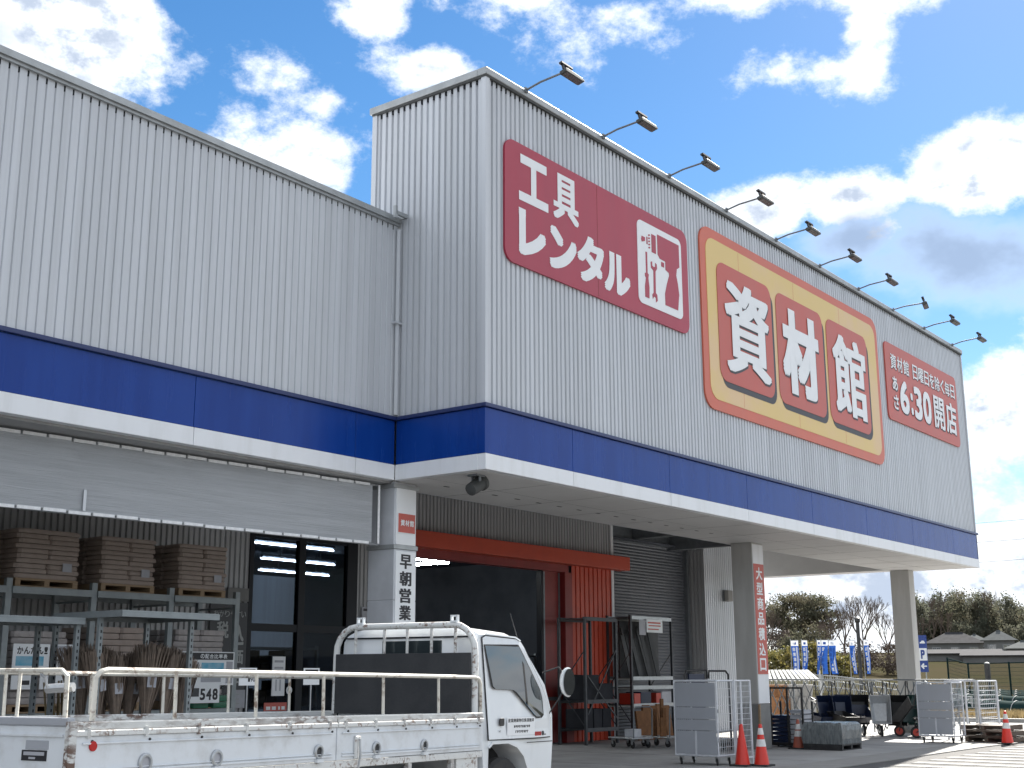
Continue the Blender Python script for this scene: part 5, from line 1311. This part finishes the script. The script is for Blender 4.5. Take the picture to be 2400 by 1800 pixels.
def bare_tree(az, D, h, label, seed, mat='twig', depth=5, lean=0):
    b = at_ground(az, D); t = thing('bare_tree', label, 'tree', b, 0, 'bare winter trees')
    r = random.Random(seed); tr_ = MB().tube([(0, 0, -.3), (.05, 0, h*.16), (0, .05, h*.32)], [h*.022, h*.018, h*.015], 7, close=False)
    tr_.build('trunk', 'bark', t, smooth=True)
    mb = MB()
    for i in range(4):
        a = i*1.6+r.uniform(-.4, .4)
        branches(mb, Vector((0, 0, h*(.26+.02*i))), Vector((math.cos(a)*.55, math.sin(a)*.55, 1)).normalized(), h*.22, h*.010, depth, r)
    mb.build('crown', mat, t, kind='stuff')
    return t
# broad evergreen
b = at_ground(24.7, 150); t = thing('evergreen_tree', 'broad dark domed evergreen rising above the banners', 'tree', b)
MB().tube([(0, 0, -.5), (.2, .1, 3.0), (.5, 0, 5.2)], [.42, .34, .22], 8).tube([(.2, .1, 3.0), (-1.6, .8, 5.6)], [.26, .12], 6).tube([(.3, .1, 3.4), (2.0, -.9, 6.0)], [.24, .12], 6).tube([(.2, 0, 2.6), (-.6, -1.5, 5.8)], [.22, .1], 6).build('trunk', 'bark', t, smooth=True)
crown(t, 'crown', 'leaf_dark', (0, 0, 5.9), 4.2, 4.2, 2.2, 16000, .12, 31, 40)
crown(t, 'lower_crown', 'leaf_dark', (-1.6, 1.0, 3.4), 2.6, 2.6, 1.9, 3200, .14, 32, 18)
bare_tree(22.1, 138, 8.6, 'wide fan-shaped bare tree right of the domed evergreen', 41)
bare_tree(22.9, 146, 7.8, 'bare tree with pale twigs touching the domed evergreen', 42)
bare_tree(26.2, 140, 6.8, 'bare brown tree at the edge of the middle pillar', 43)
bare_tree(23.6, 132, 5.6, 'short bare tree right behind the middle banners', 44)
bare_tree(21.1, 150, 7.0, 'bare tree showing at the left edge of the far pillar', 45)
for k, (az, D, w, h, m_, lab) in enumerate(((26.3, 120, 3.0, 2.5, 'leaf_dark', 'dark bush beside the middle pillar'), (25.3, 118, 3.2, 2.3, 'leaf_olive', 'olive bush behind the first two banners'), (24.1, 122, 3.0, 2.5, 'leaf_olive', 'yellowish bush behind the middle banners'),
        (24.5, 132, 3.6, 3.8, 'leaf_dark', 'tall dark shrub under the domed evergreen'), (23.1, 116, 2.6, 1.9, 'leaf_olive', 'golden low bush right of the broad banner'), (22.3, 126, 3.4, 2.5, 'twig', 'brown leafless thicket left of the far pillar'), (21.2, 124, 3.2, 2.3, 'twig', 'brown thicket touching the far pillar'), (23.6, 138, 3.4, 3.6, 'twig', 'tall brown thicket right of the dark shrub'), (25.9, 136, 3.6, 3.6, 'twig', 'tall brown thicket left of the dark shrub'))):
    b = at_ground(az, D); t = thing('bush', lab, 'bush', b, 0, 'bushes behind the banners')
    MB().tube([(0, 0, -.3), (.1, 0, h*.5)], [.12, .06], 6).tube([(0, 0, .1), (-.5, .3, h*.6)], [.08, .03], 5).tube([(0, 0, .1), (.6, -.2, h*.6)], [.08, .03], 5).build('stem', 'bark', t)
    crown(t, 'foliage', m_, (0, 0, h*.55), w*.75, w*.6, h*.62, 2600, .12 if m_ != 'twig' else .10, 60+k, 20)
# wooded hill at right: single trees on a rise
r = random.Random(77)
htr = []
for k in range(64):
    az = 14.0+6.1*((k*29) % 64+.5)/64+r.uniform(-.08, .08)
    D = 262+r.uniform(-14, 26)-(10 if k > 44 else 0)
    f = max(0, 1-((az-18.2)/4.0)**2)
    top = (6.2+5.0*f+r.uniform(-1.0, 1.0))*(.62 if k > 44 else 1)
    evergreen = r.random() < .62
    b = at_ground(az, D)
    t = thing('hill_tree', '', 'tree', b, 0, 'trees of the wooded hill')
    MB().tube([(0, 0, -.5), (.1, 0, top*.55)], [.28, .14], 6).build('trunk', 'bark', t)
    if evergreen: crown(t, 'crown', 'leaf_hill' if k % 3 else 'leaf_dark', (0, 0, top*.52), 2.7, 2.7, top*.48, 2400, .21, 200+k, 34)
    else:
        mb = MB(); rr_ = random.Random(300+k)
        for i in range(3): branches(mb, Vector((0, 0, top*(.35+.08*i))), Vector((math.cos(i*2.1)*.35, math.sin(i*2.1)*.35, 1)).normalized(), top*.2, .10, 4, rr_, 4, .4, .45)
        mb.build('crown', 'twig', t, kind='stuff')
    t['label'] = '%s tree of the wooded hill behind the houses' % ('leafy dark' if evergreen else 'bare brown')
    t['group'] = 'leafy trees of the wooded hill' if evergreen else 'bare trees of the wooded hill'
# houses
def house(az, D, w, d, h, rh, rmat, label, rz=0, over=.5, storey=False):
    b = at_ground(az, D); t = thing('house', label, 'house', (b.x, b.y, b.z-.7), rad(az-90)+rz, 'houses below the wooded hill')
    MB().box(-w/2, 0, -.3, w/2, d, h).build('wall', 'house_wall', t)
    o = over; mb = MB()
    base = [(-w/2-o, -o, h), (w/2+o, -o, h), (w/2+o, d+o, h), (-w/2-o, d+o, h)]
    mb.add(base+[(-w/2+d*.45, d/2, h+rh), (w/2-d*.45, d/2, h+rh)], [(0, 1, 5, 4), (1, 2, 5), (2, 3, 4, 5), (3, 0, 4), (3, 2, 1, 0)])
    rf = mb.build('roof', rmat, t)
    MB().tube([(-w/2+d*.45, d/2, h+rh), (w/2-d*.45, d/2, h+rh)], .14, 6).build('ridge', rmat, rf)
    n = max(2, int(w/2.6))
    for i in range(n):
        x = -w/2+w*(i+.5)/n
        wn_ = MB().box(x-.6, -.06, h-1.7, x+.6, -.005, h-.6).build('window', 'white_paint', t)
        MB().box(x-.53, -.075, h-1.63, x-.03, -.061, h-.67).box(x+.03, -.075, h-1.63, x+.53, -.061, h-.67).build('pane', 'car_glass', wn_)
    return t
house(18.4, 205, 8, 6, 2.2, 1.6, 'roof_dark', 'house with a broad dark hipped roof below the hill')
house(19.5, 215, 6, 5, 1.6, 1.2, 'roof_dark', 'low dark-roofed house next to the parking sign')
house(16.65, 200, 4.2, 4, 2.6, 1.4, 'roof_light', 'house with a pale shining roof at the right edge')
house(15.7, 190, 4.5, 4, 1.7, 1.0, 'roof_light', 'low pale-roofed house cut off by the right edge')
house(17.6, 218, 4.5, 4.5, 2.4, 1.3, 'roof_light', 'small house with a light grey roof between the dark and shining roofs')
for az, D, w, h, m_, lab in ((18.6, 175, 12, .9, 'roof_dark', 'long low dark shed roof in front of the houses'), (16.6, 170, 9, .8, 'roof_dark', 'low grey shed at the right edge in front of the houses')):
    b = at_ground(az, D); t = thing('shed', lab, 'shed', b, rad(az-90))
    MB().box(-w/2, 0, -.5, w/2, 5, h).build('wall', 'house_wall', t)
    MB().add([(-w/2-.4, -.4, h), (w/2+.4, -.4, h), (w/2+.4, 5.4, h+.6), (-w/2-.4, 5.4, h+.6), (-w/2-.4, -.4, h+.12), (w/2+.4, -.4, h+.12), (w/2+.4, 5.4, h+.72), (-w/2-.4, 5.4, h+.72)], [(0, 3, 2, 1), (4, 5, 6, 7), (0, 1, 5, 4), (1, 2, 6, 5), (2, 3, 7, 6), (3, 0, 4, 7)]).build('roof', m_, t)
# green net fence round the allotment
t = thing('net_fence', 'dark green net fence with tall posts at the right edge', 'fence', (0, 0, 0))
pts = [at_ground(18.75-k*.80, 74-k*2.2) for k in range(6)]
for p in pts: MB().tube([p+Vector((0, 0, -.1)), p+Vector((0, 0, 2.25))], .05, 7).build('post', 'net_green', t)
for a, b in zip(pts, pts[1:]):
    mb = MB()
    for i in range(1, 24): q = a.lerp(b, i/24); mb.tube([q+Vector((0, 0, .05)), q+Vector((0, 0, 2.2))], .006, 4)
    for i in range(1, 12): mb.tube([a+Vector((0, 0, .18*i)), b+Vector((0, 0, .18*i))], .006, 4)
    mb.tube([a+Vector((0, 0, 2.2)), b+Vector((0, 0, 2.2))], .03, 6)
    mb.build('net', 'net_green', t)
b = at_ground(17.2, 56)
t = thing('bollard_light', 'short black cylinder on a thin post by the net fence', 'light', b)
MB().tube([(0, 0, 0), (0, 0, 1.45)], .03, 6).build('stem', 'black_paint', t)
MB().lathe([(.11, 1.45), (.11, 2.05), (.10, 2.10)], 14).build('shade', 'black_paint', t)
MB().lathe([(.11, 2.105), (.02, 2.15)], 14).build('cap', 'white_paint', t)
# netted crop tunnels
for k in range(5):
    a = at_ground(18.6, 57+k*8); bb = at_ground(13.6, 54+k*8)
    t = thing('crop_tunnel', 'low green netted crop tunnel, %s one from the kerb' % ('first', 'second', 'third', 'fourth', 'fifth')[k], 'crop tunnel', (0, 0, 0), 0, 'netted crop tunnels')
    mb = MB(); d = (bb-a); n = 16
    side = Vector((-d.y, d.x, 0)).normalized()
    for i in range(n+1):
        p = a.lerp(bb, i/n)
        for j in range(7):
            an = math.pi*j/6; mb.v.append(tuple(p+side*.55*math.cos(an)+Vector((0, 0, .58*math.sin(an)+.02*math.sin(i*2.3)))))
    mb.f = [(i*7+j, i*7+j+1, (i+1)*7+j+1, (i+1)*7+j) for i in range(n) for j in range(6)]
    mb.build('net_cover', 'net_green', t, smooth=True)
    for i in range(0, n+1, 2):
        p = a.lerp(bb, i/n); MB().tube([p+side*.57*math.cos(math.pi*j/8)+Vector((0, 0, .60*math.sin(math.pi*j/8))) for j in range(9)], .014, 5).build('hoop', 'white_paint', t)
# dry grass along the edges
r = random.Random(8); mb = MB()
for k in range(9000):
    az = r.uniform(14.0, 19.6); D = r.choice((r.uniform(49, 53), r.uniform(49, 54), r.uniform(62, 100)))
    p = at_ground(az, D); h = r.uniform(.12, .42) if D < 55 else r.uniform(.3, .8); a = r.uniform(0, 3.14)
    w = Vector((math.cos(a), math.sin(a), 0))*.02; l = Vector((r.uniform(-.15, .15), r.uniform(-.15, .15), h))
    mb.add([p-w, p+w, p+l], [(0, 1, 2)])
tag(mb.build('dry_grass', 'dry_grass', kind='stuff'), 'straw coloured dry grass along the allotment', 'grass')
# overhead wires
t = thing('utility_line', 'thin overhead wires crossing the low sky behind the canopy', 'wires', (0, 0, 0))
for az, s in ((31, 0), (8, 1)):
    b = at_ground(az, 180); MB().tube([b, b+Vector((0, 0, 22))], .18, 8).box(b.x-1.2, b.y-.1, b.z+20, b.x+1.2, b.y+.1, b.z+20.2).build('pole', 'concrete_pillar', t)
a = at_ground(31, 180); bb = at_ground(8, 180)
for zz in (20.3, 17.8, 15.2): MB().tube([a.lerp(bb, i/20)+Vector((0, 0, zz-3.0*(1-(2*i/20-1)**2))) for i in range(21)], .022, 4).build('wire', 'black_paint', t)
